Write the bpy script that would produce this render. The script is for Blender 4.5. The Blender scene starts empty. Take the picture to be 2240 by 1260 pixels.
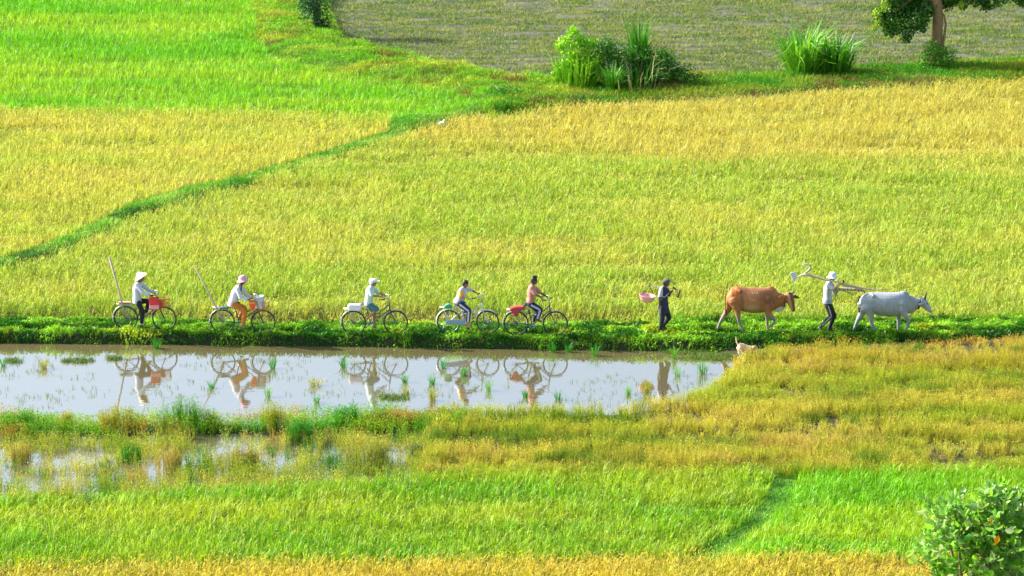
import bpy, bmesh, math, random
import numpy as np
from mathutils import Vector, Matrix, Quaternion
R = math.radians
sc = bpy.context.scene
COL = sc.collection
# ------------------------------------------------------------------ camera
FPX = 7800.0                      # focal length in pixels of the 2240 px wide photograph
PITCH = R(13.77)
CAMY, CAMZ = -96.8, 25.04
cd = bpy.data.cameras.new('camera'); cam = bpy.data.objects.new('camera', cd); COL.objects.link(cam)
cd.sensor_width = 36.0; cd.lens = FPX/2240*36.0
cd.clip_start = 1.0; cd.clip_end = 6000
cam.location = (0, CAMY, CAMZ); cam.rotation_euler = (R(90)-PITCH, 0, 0)
sc.camera = cam
# ------------------------------------------------------------------ world and sun
SUN_EL, SUN_AZ = R(33), R(18)      # azimuth measured from -x towards +y
sv = Vector((-math.cos(SUN_EL)*math.cos(SUN_AZ), math.cos(SUN_EL)*math.sin(SUN_AZ), math.sin(SUN_EL)))
w = bpy.data.worlds.new('World'); sc.world = w; w.use_nodes = True
nt = w.node_tree; nt.nodes.clear()
sky = nt.nodes.new('ShaderNodeTexSky'); sky.sky_type = 'NISHITA'; sky.sun_disc = False
sky.sun_elevation = SUN_EL; sky.sun_rotation = math.atan2(sv.x, sv.y)
sky.air_density = 1.0; sky.dust_density = 2.8; sky.ozone_density = 1.0
bg = nt.nodes.new('ShaderNodeBackground'); bg.inputs['Strength'].default_value = 0.15
wo = nt.nodes.new('ShaderNodeOutputWorld')
nt.links.new(sky.outputs[0], bg.inputs[0]); nt.links.new(bg.outputs[0], wo.inputs[0])
sl = bpy.data.lights.new('sun', 'SUN'); sl.energy = 4.6; sl.angle = R(0.6); sl.color = (1.0, 0.95, 0.85)
so = bpy.data.objects.new('sun', sl); COL.objects.link(so); so.location = (-40, 10, 40)
so.rotation_mode = 'QUATERNION'; so.rotation_quaternion = sv.to_track_quat('Z', 'Y')
sc.view_settings.view_transform = 'Standard'; sc.view_settings.look = 'None'
sc.view_settings.exposure = 1.18; sc.view_settings.gamma = 1.0
sc.cycles.max_bounces = 6; sc.cycles.diffuse_bounces = 3; sc.cycles.glossy_bounces = 2
sc.cycles.transmission_bounces = 3; sc.cycles.transparent_max_bounces = 4
sc.cycles.use_denoising = True; sc.cycles.denoiser = 'OPENIMAGEDENOISE'; sc.cycles.denoising_input_passes = 'RGB_ALBEDO_NORMAL'
# ------------------------------------------------------------------ pixel <-> world
_cp, _sp = math.cos(PITCH), math.sin(PITCH)
def _ray(px, py):
    u = (px-1120.0)/FPX; v = (630.0-py)/FPX
    return (u, _cp + v*_sp, -_sp + v*_cp)
def gp(px, py, z=0.0):            # photo pixel -> point on the level plane z
    d = _ray(px, py); t = (z-CAMZ)/d[2]
    return (d[0]*t, CAMY + d[1]*t, z)
def pp(px, py, y):                # photo pixel -> point on the upright plane y
    d = _ray(px, py); t = (y-CAMY)/d[1]
    return (d[0]*t, y, CAMZ + d[2]*t)
def proj(x, y, z):
    dy = y-CAMY; dz = z-CAMZ
    f = dy*_cp - dz*_sp; up = dy*_sp + dz*_cp
    return 1120 + FPX*x/f, 630 - FPX*up/f
def S(r, g, b, k=1.0):            # 8 bit picture colour -> linear
    f = lambda c: (c/255/12.92 if c <= 10 else ((c/255+.055)/1.055)**2.4)*k
    return np.array([f(r), f(g), f(b)])
rng = np.random.default_rng(7)
# ------------------------------------------------------------------ noise
def _h(ix, iy, s):
    n = (ix.astype(np.int64)*374761393 + iy.astype(np.int64)*668265263 + s*982451653) & 0xffffffff
    n = ((n ^ (n >> 13))*1274126177) & 0xffffffff
    return ((n ^ (n >> 16)) & 0xffff)/65535.0
def vn(x, y, sx, sy=None, s=0):
    sy = sy or sx
    x = np.asarray(x)/sx; y = np.asarray(y)/sy
    ix = np.floor(x); iy = np.floor(y); fx = x-ix; fy = y-iy
    fx = fx*fx*(3-2*fx); fy = fy*fy*(3-2*fy)
    a = _h(ix, iy, s); b = _h(ix+1, iy, s); c = _h(ix, iy+1, s); d = _h(ix+1, iy+1, s)
    return (a*(1-fx)+b*fx)*(1-fy) + (c*(1-fx)+d*fx)*fy
def fbm(x, y, sx, sy=None, s=0, o=3):
    sy = sy or sx; t = 0; a = 1; m = 0
    for i in range(o):
        t = t + a*vn(x, y, sx/2**i, sy/2**i, s+i*17); m += a; a *= .55
    return t/m
def pip(x, y, poly):
    ins = np.zeros(len(x), bool); n = len(poly)
    for i in range(n):
        x0, y0 = poly[i][:2]; x1, y1 = poly[(i+1) % n][:2]
        if y0 == y1: continue
        c = ((y0 > y) != (y1 > y)) & (x < (x1-x0)*(y-y0)/(y1-y0)+x0)
        ins ^= c
    return ins
def W(pts, z=0.0):                # list of (px,py[,z]) -> world polygon
    return [gp(p[0], p[1], p[2] if len(p) > 2 else z) for p in pts]
# ------------------------------------------------------------------ materials
MATS = {}
def newmat(name):
    m = bpy.data.materials.new(name); m.use_nodes = True; m.node_tree.nodes.clear(); return m, m.node_tree
def attr(nt, n='Col'):
    a = nt.nodes.new('ShaderNodeAttribute'); a.attribute_name = n; return a
def foliage_mat(name, trans=0.4, tint=(1.12, 1.06, .70), gloss=0.02, rough=.45):
    m, nt = newmat(name); N = nt.nodes; L = nt.links
    a = attr(nt); d = N.new('ShaderNodeBsdfDiffuse'); t = N.new('ShaderNodeBsdfTranslucent')
    L.new(a.outputs['Color'], d.inputs[0])
    mu = N.new('ShaderNodeVectorMath'); mu.operation = 'MULTIPLY'; mu.inputs[1].default_value = tint
    L.new(a.outputs['Color'], mu.inputs[0]); L.new(mu.outputs[0], t.inputs[0])
    mx = N.new('ShaderNodeMixShader'); mx.inputs[0].default_value = trans
    L.new(d.outputs[0], mx.inputs[1]); L.new(t.outputs[0], mx.inputs[2])
    last = mx
    if gloss > 0:
        g = N.new('ShaderNodeBsdfGlossy'); g.inputs['Roughness'].default_value = rough
        g.inputs[0].default_value = (1, 1, 1, 1)
        m2 = N.new('ShaderNodeMixShader'); m2.inputs[0].default_value = gloss
        L.new(mx.outputs[0], m2.inputs[1]); L.new(g.outputs[0], m2.inputs[2]); last = m2
    o = N.new('ShaderNodeOutputMaterial'); L.new(last.outputs[0], o.inputs[0])
    return m
def vcol_mat(name, rough=.8, noise=0.0, scale=30, metal=0.0, bump=0.0):
    m, nt = newmat(name); N = nt.nodes; L = nt.links
    a = attr(nt); p = N.new('ShaderNodeBsdfPrincipled'); p.inputs['Roughness'].default_value = rough
    p.inputs['Metallic'].default_value = metal
    src = a.outputs['Color']
    if noise or bump:
        tc = N.new('ShaderNodeTexCoord'); n = N.new('ShaderNodeTexNoise'); n.inputs['Scale'].default_value = scale
        n.inputs['Detail'].default_value = 4
        L.new(tc.outputs['Object'], n.inputs['Vector'])
        if noise:
            mr = N.new('ShaderNodeMapRange'); mr.inputs['To Min'].default_value = 1-noise; mr.inputs['To Max'].default_value = 1+noise
            mr.inputs['From Min'].default_value = .3; mr.inputs['From Max'].default_value = .7
            L.new(n.outputs[0], mr.inputs[0])
            mu = N.new('ShaderNodeVectorMath'); mu.operation = 'SCALE'
            L.new(src, mu.inputs[0]); L.new(mr.outputs[0], mu.inputs['Scale']); src = mu.outputs[0]
        if bump:
            b = N.new('ShaderNodeBump'); b.inputs['Strength'].default_value = 1; b.inputs['Distance'].default_value = bump
            L.new(n.outputs[0], b.inputs['Height']); L.new(b.outputs[0], p.inputs['Normal'])
    L.new(src, p.inputs['Base Color'])
    o = N.new('ShaderNodeOutputMaterial'); L.new(p.outputs[0], o.inputs[0])
    return m
def mat(name, col, rough=.6, metal=0.0, noise=.12, scale=40, bump=0.0):
    if name in MATS: return MATS[name]
    m, nt = newmat(name); N = nt.nodes; L = nt.links
    p = N.new('ShaderNodeBsdfPrincipled'); p.inputs['Roughness'].default_value = rough; p.inputs['Metallic'].default_value = metal
    tc = N.new('ShaderNodeTexCoord'); n = N.new('ShaderNodeTexNoise'); n.inputs['Scale'].default_value = scale
    n.inputs['Detail'].default_value = 4
    L.new(tc.outputs['Object'], n.inputs['Vector'])
    mx = N.new('ShaderNodeMix'); mx.data_type = 'RGBA'
    c = np.array(col[:3])
    mx.inputs[6].default_value = (*np.clip(c*(1-noise), 0, 1), 1); mx.inputs[7].default_value = (*np.clip(c*(1+noise), 0, 1), 1)
    L.new(n.outputs[0], mx.inputs[0]); L.new(mx.outputs[2], p.inputs['Base Color'])
    if bump:
        b = N.new('ShaderNodeBump'); b.inputs['Distance'].default_value = bump
        L.new(n.outputs[0], b.inputs['Height']); L.new(b.outputs[0], p.inputs['Normal'])
    o = N.new('ShaderNodeOutputMaterial'); L.new(p.outputs[0], o.inputs[0])
    MATS[name] = m
    return m
M_RICE = foliage_mat('rice_leaf', trans=.42)
M_GRASS = foliage_mat('grass_leaf', trans=.40, gloss=.015)
M_WEED = foliage_mat('weed_leaf', trans=.42, gloss=.01)
M_LEAF = foliage_mat('bush_leaf', trans=.3, gloss=.03, rough=.4)
M_BODY = vcol_mat('skin_and_hide', rough=.65, noise=.08, scale=18)
M_CLOTH = vcol_mat('cloth', rough=.9, noise=.10, scale=14, bump=.012)
# ------------------------------------------------------------------ tags
def tag(o, label=None, cat=None, group=None, kind=None):
    if label: o['label'] = label
    if cat: o['category'] = cat
    if group: o['group'] = group
    if kind: o['kind'] = kind
    return o
def empty(name, loc):
    o = bpy.data.objects.new(name, None); COL.objects.link(o); o.location = loc
    o.empty_display_size = .2
    return o
def org_of(parent):
    p = parent; o = Vector((0, 0, 0))
    while p is not None: o += p.location; p = p.parent
    return o
# ------------------------------------------------------------------ big vegetation meshes
class Veg:
    def __init__(s): s.V = []; s.T = []; s.C = []; s.n = 0
    def add(s, v, tri, c):
        """v (N,k,3), tri (m,3) template, c (N,3) or (N,k,3)"""
        N, k = v.shape[:2]
        if N == 0: return
        t = np.asarray(tri)[None] + (np.arange(N)*k)[:, None, None] + s.n
        if c.ndim == 2: c = np.repeat(c[:, None], k, 1)
        s.V.append(v.reshape(-1, 3).astype(np.float32)); s.T.append(t.reshape(-1, 3).astype(np.int32))
        s.C.append(c.reshape(-1, 3).astype(np.float32)); s.n += N*k
    def blades(s, B, h, w, ang, lean, droop, c, ctip=None, twist=None):
        N = len(B); h = np.broadcast_to(h, N); w = np.broadcast_to(w, N); lean = np.broadcast_to(lean, N); droop = np.broadcast_to(droop, N)
        L = np.stack([np.cos(ang), np.sin(ang), 0*ang], 1)
        a2 = ang + np.pi/2 + (rng.normal(0, .5, N) if twist is None else twist)
        D = np.stack([np.cos(a2), np.sin(a2), 0*a2], 1)*(w/2)[:, None]
        Zv = np.array([[0, 0, 1.0]])
        m = B + L*(lean*.35)[:, None] + Zv*(h*.62)[:, None]
        t = B + L*lean[:, None] + Zv*(h*(1-droop))[:, None]
        v = np.stack([B-D*.8, B+D*.8, m-D, m+D, t], 1)
        cc = np.repeat(c[:, None], 5, 1)
        if ctip is not None: cc[:, 4] = ctip; cc[:, 2:4] = (c[:, None]*.55 + ctip[:, None]*.45)
        s.add(v, [(0, 1, 3), (0, 3, 2), (2, 3, 4)], cc)
    def leaves(s, P, size, c, flat=.0, asp=.5):
        """small diamond leaves, random orientation"""
        N = len(P); size = np.broadcast_to(size, N)
        a = rng.normal(0, 1, (N, 3)); a[:, 2] *= (1-flat); a /= np.linalg.norm(a, axis=1)[:, None]
        b = np.cross(a, rng.normal(0, 1, (N, 3))*np.array([1, 1, 1-flat*.6])); b /= np.linalg.norm(b, axis=1)[:, None]+1e-6
        l = a*size[:, None]; wv = b*(size*asp)[:, None]
        v = np.stack([P-l*.5, P-wv*.5+l*.05, P+l*.5, P+wv*.5+l*.05], 1)
        s.add(v, [(0, 1, 2), (0, 2, 3)], c)
    def build(s, name, material, origin=(0, 0, 0), parent=None, smooth=False):
        V = np.concatenate(s.V); T = np.concatenate(s.T); C = np.concatenate(s.C)
        V = V - np.array(origin, np.float32)
        me = bpy.data.meshes.new(name)
        me.vertices.add(len(V)); me.vertices.foreach_set('co', V.ravel())
        me.loops.add(T.size); me.loops.foreach_set('vertex_index', T.ravel())
        me.polygons.add(len(T)); me.polygons.foreach_set('loop_start', np.arange(0, T.size, 3, dtype=np.int32))
        ca = me.color_attributes.new('Col', 'FLOAT_COLOR', 'POINT')
        ca.data.foreach_set('color', np.concatenate([C, np.ones((len(C), 1), np.float32)], 1).ravel())
        me.update(calc_edges=True)
        me.materials.append(material)
        o = bpy.data.objects.new(name, me); COL.objects.link(o)
        if parent is not None: o.parent = parent
        else: o.location = origin
        return o
def grid_pts(poly, sp, jit=.45):
    P = np.array([p[:2] for p in poly]); lo = P.min(0); hi = P.max(0)
    xs = np.arange(lo[0], hi[0], sp); ys = np.arange(lo[1], hi[1], sp)
    X, Y = np.meshgrid(xs, ys); X = X.ravel(); Y = Y.ravel()
    X = X + rng.uniform(-jit, jit, len(X))*sp; Y = Y + rng.uniform(-jit, jit, len(Y))*sp
    k = pip(X, Y, poly); X = X[k]; Y = Y[k]
    px, py = proj(X, Y, 0*X); k = (px > -260) & (px < 2500) & (py > -130) & (py < 1420)
    return X[k], Y[k]
def mixc(a, b, t):
    t = np.clip(t, 0, 1)[:, None]; return a*(1-t) + b*t
# ------------------------------------------------------------------ small mesh builder
class MB:
    def __init__(s): s.v = []; s.f = []
    def ring(s, c, a, b, n):
        i = len(s.v)
        for k in range(n):
            t = 2*math.pi*k/n; s.v.append(Vector(c) + a*math.cos(t) + b*math.sin(t))
        return i
    def _bridge(s, r0, r1, n):
        for k in range(n):
            s.f.append((r0+k, r0+(k+1) % n, r1+(k+1) % n, r1+k))
    def _capf(s, r, n, rev):
        s.f.append(tuple(r+k for k in (range(n-1, -1, -1) if rev else range(n))))
    def loft(s, C, ra, rb, lat=(0, 1, 0), n=16):
        C = [Vector(c) for c in C]; lat = Vector(lat); prev = None
        for i, c in enumerate(C):
            t = (C[min(i+1, len(C)-1)] - C[max(i-1, 0)]).normalized()
            a = lat.cross(t)
            if a.length < 1e-4: a = Vector((1, 0, 0)).cross(t)
            a.normalize(); b = t.cross(a).normalized()
            r = s.ring(c, a*ra[i], b*rb[i], n)
            if prev is None: s._capf(r, n, True)
            else: s._bridge(prev, r, n)
            prev = r
        s._capf(prev, n, False)
    def tube(s, P, r, n=6, closed=False):
        P = [Vector(p) for p in P]; m = len(P)
        rr = r if isinstance(r, (list, tuple)) else [r]*m
        up = None; rs = []
        for i, c in enumerate(P):
            if closed: t = (P[(i+1) % m]-P[i-1]).normalized()
            else: t = (P[min(i+1, m-1)]-P[max(i-1, 0)]).normalized()
            if up is None:
                up = Vector((0, 0, 1)) if abs(t.z) < .9 else Vector((0, 1, 0))
            a = (up - t*up.dot(t)).normalized(); up = a; b = t.cross(a)
            rs.append(s.ring(c, a*rr[i], b*rr[i], n))
        for i in range(m-1): s._bridge(rs[i], rs[i+1], n)
        if closed: s._bridge(rs[-1], rs[0], n)
        else: s._capf(rs[0], n, True); s._capf(rs[-1], n, False)
    def cap(s, p0, r0, p1, r1, n=12):
        p0 = Vector(p0); p1 = Vector(p1); d = p1-p0
        if d.length < 1e-5: d = Vector((0, 0, 1e-4))
        t = d.normalized(); u = Vector((0, 0, 1)) if abs(t.z) < .9 else Vector((1, 0, 0))
        a = t.cross(u).normalized(); b = t.cross(a)
        prof = []
        for k in (85, 60, 30): prof.append((p0 - t*r0*math.sin(R(k)), r0*math.cos(R(k))))
        prof.append((p0, r0)); prof.append((p1, r1))
        for k in (30, 60, 85): prof.append((p1 + t*r1*math.sin(R(k)), r1*math.cos(R(k))))
        prev = None
        for c, r in prof:
            q = s.ring(c, a*r, b*r, n)
            if prev is None: s._capf(q, n, True)
            else: s._bridge(prev, q, n)
            prev = q
        s._capf(prev, n, False)
    def chain(s, P, r, n=12):
        for i in range(len(P)-1): s.cap(P[i], r[i], P[i+1], r[i+1], n)
    def ell(s, c, rad, rot=None, nu=16, nv=10):
        c = Vector(c); M = rot or Matrix.Identity(3)
        rows = []; top = len(s.v); s.v.append(c + M @ Vector((0, 0, rad[2])))
        for j in range(1, nv):
            th = math.pi*j/nv; i0 = len(s.v)
            for k in range(nu):
                ph = 2*math.pi*k/nu
                s.v.append(c + M @ Vector((rad[0]*math.sin(th)*math.cos(ph), rad[1]*math.sin(th)*math.sin(ph), rad[2]*math.cos(th))))
            rows.append(i0)
        bot = len(s.v); s.v.append(c + M @ Vector((0, 0, -rad[2])))
        for k in range(nu): s.f.append((top, rows[0]+k, rows[0]+(k+1) % nu))
        for j in range(len(rows)-1):
            for k in range(nu): s.f.append((rows[j]+k, rows[j+1]+k, rows[j+1]+(k+1) % nu, rows[j]+(k+1) % nu))
        for k in range(nu): s.f.append((bot, rows[-1]+(k+1) % nu, rows[-1]+k))
    def box(s, c, size, rot=None):
        c = Vector(c); M = rot or Matrix.Identity(3); i = len(s.v)
        for x in (-.5, .5):
            for y in (-.5, .5):
                for z in (-.5, .5): s.v.append(c + M @ Vector((x*size[0], y*size[1], z*size[2])))
        for q in ((0, 1, 3, 2), (4, 6, 7, 5), (0, 4, 5, 1), (2, 3, 7, 6), (0, 2, 6, 4), (1, 5, 7, 3)): s.f.append(tuple(i+k for k in q))
    def lathe(s, c, prof, rot=None, n=24, close=False):
        c = Vector(c); M = rot or Matrix.Identity(3); prev = None
        for r, z in prof:
            i = len(s.v)
            for k in range(n):
                t = 2*math.pi*k/n; s.v.append(c + M @ Vector((r*math.cos(t), r*math.sin(t), z)))
            if prev is not None: s._bridge(prev, i, n)
            elif close: s._capf(i, n, True)
            prev = i
        if close: s._capf(prev, n, False)
    def build(s, name, material, parent=None, org=None, col=None, remesh=None, sm=3, smooth=True, bevel=0):
        o0 = Vector(org) if org is not None else org_of(parent)
        me = bpy.data.meshes.new(name)
        me.from_pydata([tuple(v-o0) for v in s.v], [], s.f)
        if not remesh:
            bm = bmesh.new(); bm.from_mesh(me); bmesh.ops.recalc_face_normals(bm, faces=bm.faces); bm.to_mesh(me); bm.free()
        ob = bpy.data.objects.new(name, me); COL.objects.link(ob)
        if remesh:
            m = ob.modifiers.new('r', 'REMESH'); m.mode = 'VOXEL'; m.voxel_size = remesh
            m2 = ob.modifiers.new('s', 'SMOOTH'); m2.iterations = sm; m2.factor = .5
            dg = bpy.context.evaluated_depsgraph_get(); dg.update()
            me2 = bpy.data.meshes.new_from_object(ob.evaluated_get(dg))
            ob.modifiers.clear(); ob.data = me2; bpy.data.meshes.remove(me); me = me2; me.name = name
        if bevel:
            b = ob.modifiers.new('bevel', 'BEVEL'); b.width = bevel; b.segments = 2
        if col is not None:
            co = np.empty(len(me.vertices)*3, np.float32); me.vertices.foreach_get('co', co)
            co = co.reshape(-1, 3) + np.array(o0, np.float32)
            C = col(co) if callable(col) else np.repeat(np.array([col[:3]]), len(co), 0)
            ca = me.color_attributes.new('Col', 'FLOAT_COLOR', 'POINT')
            ca.data.foreach_set('color', np.concatenate([C, np.ones((len(C), 1))], 1).astype(np.float32).ravel())
        if smooth: me.polygons.foreach_set('use_smooth', [True]*len(me.polygons))
        me.materials.clear(); me.materials.append(material)
        if parent is not None: ob.parent = parent
        elif org is not None: ob.location = o0
        return ob
# ================================================================== the land
ZW = -0.25
def line_of(pts, z=0.0):
    q = [gp(p[0], p[1], z) for p in pts]; q.sort()
    xs = np.array([a[0] for a in q]); ys = np.array([a[1] for a in q])
    return lambda x: np.interp(x, xs, ys)
tyre = line_of([(-300, 721), (0, 721), (315, 722), (530, 729), (820, 732), (1025, 731), (1170, 733), (1455, 729), (1650, 728), (1950, 727), (2240, 722), (2600, 714)])
wedge = line_of([(-300, 751), (0, 752), (300, 754), (820, 760), (1200, 766), (1400, 768), (1560, 770), (1800, 762), (2240, 745), (2600, 735)], ZW)
class Mask:
    def __init__(s, x0, x1, y0, y1, r=.1): s.a = (x0, x1, y0, y1, r); s.X, s.Y = np.meshgrid(np.arange(x0, x1, r), np.arange(y0, y1, r)); s.m = np.zeros(s.X.shape)
    def poly(s, poly, val=1.0, warp=.0, seed=3):
        x = s.X.ravel(); y = s.Y.ravel()
        if warp: x, y = x + (fbm(x, y, 1.4, s=seed)-.5)*warp*2, y + (fbm(x, y, 1.4, s=seed+9)-.5)*warp*2
        k = pip(x, y, poly).reshape(s.m.shape); s.m[k] = val
    def blur(s, k):
        for _ in range(2):
            for ax in (0, 1):
                c = np.cumsum(np.pad(s.m, [(k+1, k) if a == ax else (0, 0) for a in (0, 1)], mode='edge'), axis=ax)
                n = s.m.shape[ax]
                s.m = (np.take(c, range(2*k+1, 2*k+1+n), ax) - np.take(c, range(0, n), ax))/(2*k+1)
    def __call__(s, x, y):
        x0, x1, y0, y1, r = s.a; m = s.m
        u = np.clip((np.asarray(x)-x0)/r, 0, m.shape[1]-1.001); v = np.clip((np.asarray(y)-y0)/r, 0, m.shape[0]-1.001)
        i = u.astype(int); j = v.astype(int); fu = u-i; fv = v-j
        return (m[j, i]*(1-fu)+m[j, i+1]*fu)*(1-fv) + (m[j+1, i]*(1-fu)+m[j+1, i+1]*fu)*fv
# bund polygons (on the bund's top, z .2)
DIAG_UP = [(-300, 640), (0, 555), (150, 505), (290, 433), (430, 395), (540, 371), (700, 322), (850, 277), (856, 246), (960, 240), (1060, 212)]
DIAG_LO = [(-300, 668), (0, 580), (150, 535), (300, 468), (430, 422), (540, 392), (700, 338), (860, 294), (960, 264), (1056, 236)]
P_diag = W([(a, b+7) for a, b in DIAG_UP] + [(a, b-2) for a, b in DIAG_LO[::-1]], .2)
P_weedbund = W([(500, -140), (545, 60), (600, 100), (700, 128), (850, 150), (980, 165), (1060, 212), (1070, 236), (1240, 215), (1240, 172), (1130, 166), (1000, 138), (850, 112), (750, 85), (725, 20), (730, -140)], .2)
P_backbund = W([(1230, 168), (1500, 160), (1750, 156), (1900, 142), (2240, 124), (2600, 104), (2600, 150), (2240, 170), (1900, 184), (1600, 205), (1240, 224), (1060, 240)], .15)
P_nearbund = W([(1690, 1012), (1668, 1060), (1640, 1100), (1580, 1140), (1520, 1175), (1470, 1205), (1600, 1215), (1650, 1180), (1720, 1120), (1790, 1060), (1850, 1012)], .05)
bund = Mask(-32, 34, -24, 66, .15)
bund.poly(P_weedbund, 1, .3); bund.poly(P_backbund, .8, .2); bund.poly(P_diag, 1, .12); bund.blur(2)
nbund = Mask(-5, 20, -25, -8, .1); nbund.poly(P_nearbund, 1, .1); nbund.blur(2)
P_pond = W([(-500, 700), (1400, 700), (1545, 772), (1600, 786), (1600, 835), (1500, 880), (1330, 905), (1000, 915), (850, 930), (560, 938), (250, 940), (0, 945), (-500, 945)], ZW)
P_marsh = W([(-500, 955), (0, 955), (400, 950), (860, 948), (930, 955), (935, 1015), (900, 1050), (700, 1085), (0, 1110), (-500, 1110)], ZW)
pond = Mask(-32, 34, -24, 4, .1); pond.poly(P_pond, 1, .3); pond.blur(2)
marsh = Mask(-32, 34, -24, 4, .1); marsh.poly(P_marsh, 1, .3); marsh.blur(3)
def sstep(x, a, b):
    t = np.clip((x-a)/(b-a), 0, 1); return t*t*(3-2*t)
def gz(x, y):
    x = np.asarray(x, float); y = np.asarray(y, float)
    z = np.full(x.shape, -.12) + (fbm(x, y, 1.1, s=5)-.5)*.06
    low = -.17 + (fbm(x, y, .8, s=8)-.5)*.10
    t = tyre(x); wdg = wedge(x)
    front = y < t
    z = np.where(front, low, z)
    z = z + (-.5 - z)*pond(x, y)*1.0
    z = z + ((ZW-.045) + (fbm(x, y, .5, s=31)-.5)*.16 - z)*marsh(x, y)
    # footpath bank
    up = sstep(y, wdg-.10, wdg+.22); dn = 1-sstep(y, t+1.05, t+1.45)
    pz = 0.0 + (fbm(x, y, .6, s=12)-.5)*.05 + .05*np.exp(-((y-t-.45)/.18)**2) - .03*np.exp(-((y-t)/.15)**2)
    k = up*dn
    z = z*(1-k) + pz*k
    z = z + (.22 - z)*np.clip(bund(x, y), 0, 1)*(y > t+1.5)
    z = z + (-.19 - z)*np.clip(nbund(x, y), 0, 1)
    z = z + (fbm(x, y, 2.0, 1.0, s=77)-.5)*.12*(bund(x, y) > .5)
    # hillside the photographer stands on
    d = y - CAMY
    hill = np.clip((68-d)/68, 0, 2.2)**1.0*22
    z = z + np.where(d < 68, hill + (fbm(x, y, 4, s=40)-.5)*.3*np.clip((68-d)/8, 0, 1), 0)
    return z
def axis(lo, hi, step, far, fine=None):
    a = list(np.arange(lo, hi, step)) if fine is None else fine
    l = [a[0]]; s_ = step
    while l[-1] > -far: s_ *= 1.5; l.append(l[-1]-s_)
    r_ = [a[-1]]; s_ = step
    while r_[-1] < far: s_ *= 1.5; r_.append(r_[-1]+s_)
    return np.array(l[:0:-1] + list(a) + r_[1:])
xs = axis(-31, 31, .22, 2500)
fy = list(np.arange(-40, -24, .8)) + list(np.arange(-24, -2.2, .18)) + list(np.arange(-2.2, 3.2, .08)) + list(np.arange(3.2, 66, .3))
ys = axis(0, 0, .8, 2500, fine=fy)
X, Y = np.meshgrid(xs, ys); Z = gz(X, Y)
nx, ny = len(xs), len(ys)
V = np.stack([X.ravel(), Y.ravel(), Z.ravel()], 1)
# region colours of the soil itself
x = X.ravel(); y = Y.ravel(); t_ = tyre(x)
c = np.repeat(S(120, 120, 50, .55)[None], len(x), 0)
P_stub = W([(725, -140), (725, 20), (750, 85), (850, 112), (1000, 138), (1130, 166), (1240, 172), (1500, 160), (1750, 156), (1900, 142), (2240, 124), (2600, 104), (2600, -140)], .1)
k = pip(x, y, P_stub); nz = fbm(x, y, 2.2, .5, s=3)
c[k] = mixc(S(134, 138, 92), S(100, 102, 92), nz[k]*2-.5)*.42
k = (np.abs(y-t_-.2) < 1.4); c[k] = S(40, 54, 14, .8)
k = (y < wedge(x)-.08) & (y > -24); c[k] = S(88, 84, 34, .5)
k = (bund(x, y) > .3) & (y > t_+1.4); c[k] = S(110, 130, 50, .6)
kk = k & (fbm(x, y, 1.3, .8, s=91) > .70) & (x > -1); c[kk] = S(120, 90, 55, .6)
k = (y < -29) | (np.abs(x) > 32) | (y > 66); c[k] = S(110, 140, 40, .5)
me = bpy.data.meshes.new('ground')
idx = np.arange(nx*ny).reshape(ny, nx)
q = np.stack([idx[:-1, :-1], idx[:-1, 1:], idx[1:, 1:], idx[1:, :-1]], -1).reshape(-1, 4)
me.vertices.add(len(V)); me.vertices.foreach_set('co', V.astype(np.float32).ravel())
me.loops.add(q.size); me.loops.foreach_set('vertex_index', q.ravel().astype(np.int32))
me.polygons.add(len(q)); me.polygons.foreach_set('loop_start', np.arange(0, q.size, 4, dtype=np.int32))
ca = me.color_attributes.new('Col', 'FLOAT_COLOR', 'POINT')
ca.data.foreach_set('color', np.concatenate([c, np.ones((len(c), 1))], 1).astype(np.float32).ravel())
me.update(calc_edges=True); me.polygons.foreach_set('use_smooth', [True]*len(me.polygons))
me.materials.append(vcol_mat('soil', rough=.95, noise=.3, scale=2.5, bump=.03))
ground = bpy.data.objects.new('ground', me); COL.objects.link(ground); tag(ground, kind='structure')
# water: one sheet, hidden wherever the soil stands above it
m, nt = newmat('water'); N = nt.nodes; L = nt.links
d = N.new('ShaderNodeBsdfDiffuse'); d.inputs[0].default_value = (.135, .115, .05, 1)
p = N.new('ShaderNodeBsdfGlossy'); p.inputs['Roughness'].default_value = .03; p.inputs[0].default_value = (1, 1, 1, 1)
fr = N.new('ShaderNodeFresnel'); fr.inputs['IOR'].default_value = 7.0
tc = N.new('ShaderNodeTexCoord'); mp = N.new('ShaderNodeMapping'); mp.inputs['Scale'].default_value = (.8, 2.2, 1)
n = N.new('ShaderNodeTexNoise'); n.inputs['Scale'].default_value = 2.2; n.inputs['Detail'].default_value = 3
b = N.new('ShaderNodeBump'); b.inputs['Distance'].default_value = .0016
L.new(tc.outputs['Object'], mp.inputs[0]); L.new(mp.outputs[0], n.inputs['Vector']); L.new(n.outputs[0], b.inputs['Height']); L.new(b.outputs[0], p.inputs['Normal'])
ms = N.new('ShaderNodeMixShader'); L.new(fr.outputs[0], ms.inputs[0]); L.new(d.outputs[0], ms.inputs[1]); L.new(p.outputs[0], ms.inputs[2])
o = N.new('ShaderNodeOutputMaterial'); L.new(ms.outputs[0], o.inputs[0])
wm = MB(); i = 0
wm.v = [Vector(v) for v in ((-31, -21.5, ZW), (16, -21.5, ZW), (16, .5, ZW), (-31, .5, ZW))]; wm.f = [(0, 1, 2, 3)]
tag(wm.build('water', m, org=(0, 0, 0), smooth=False), kind='structure')

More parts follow.
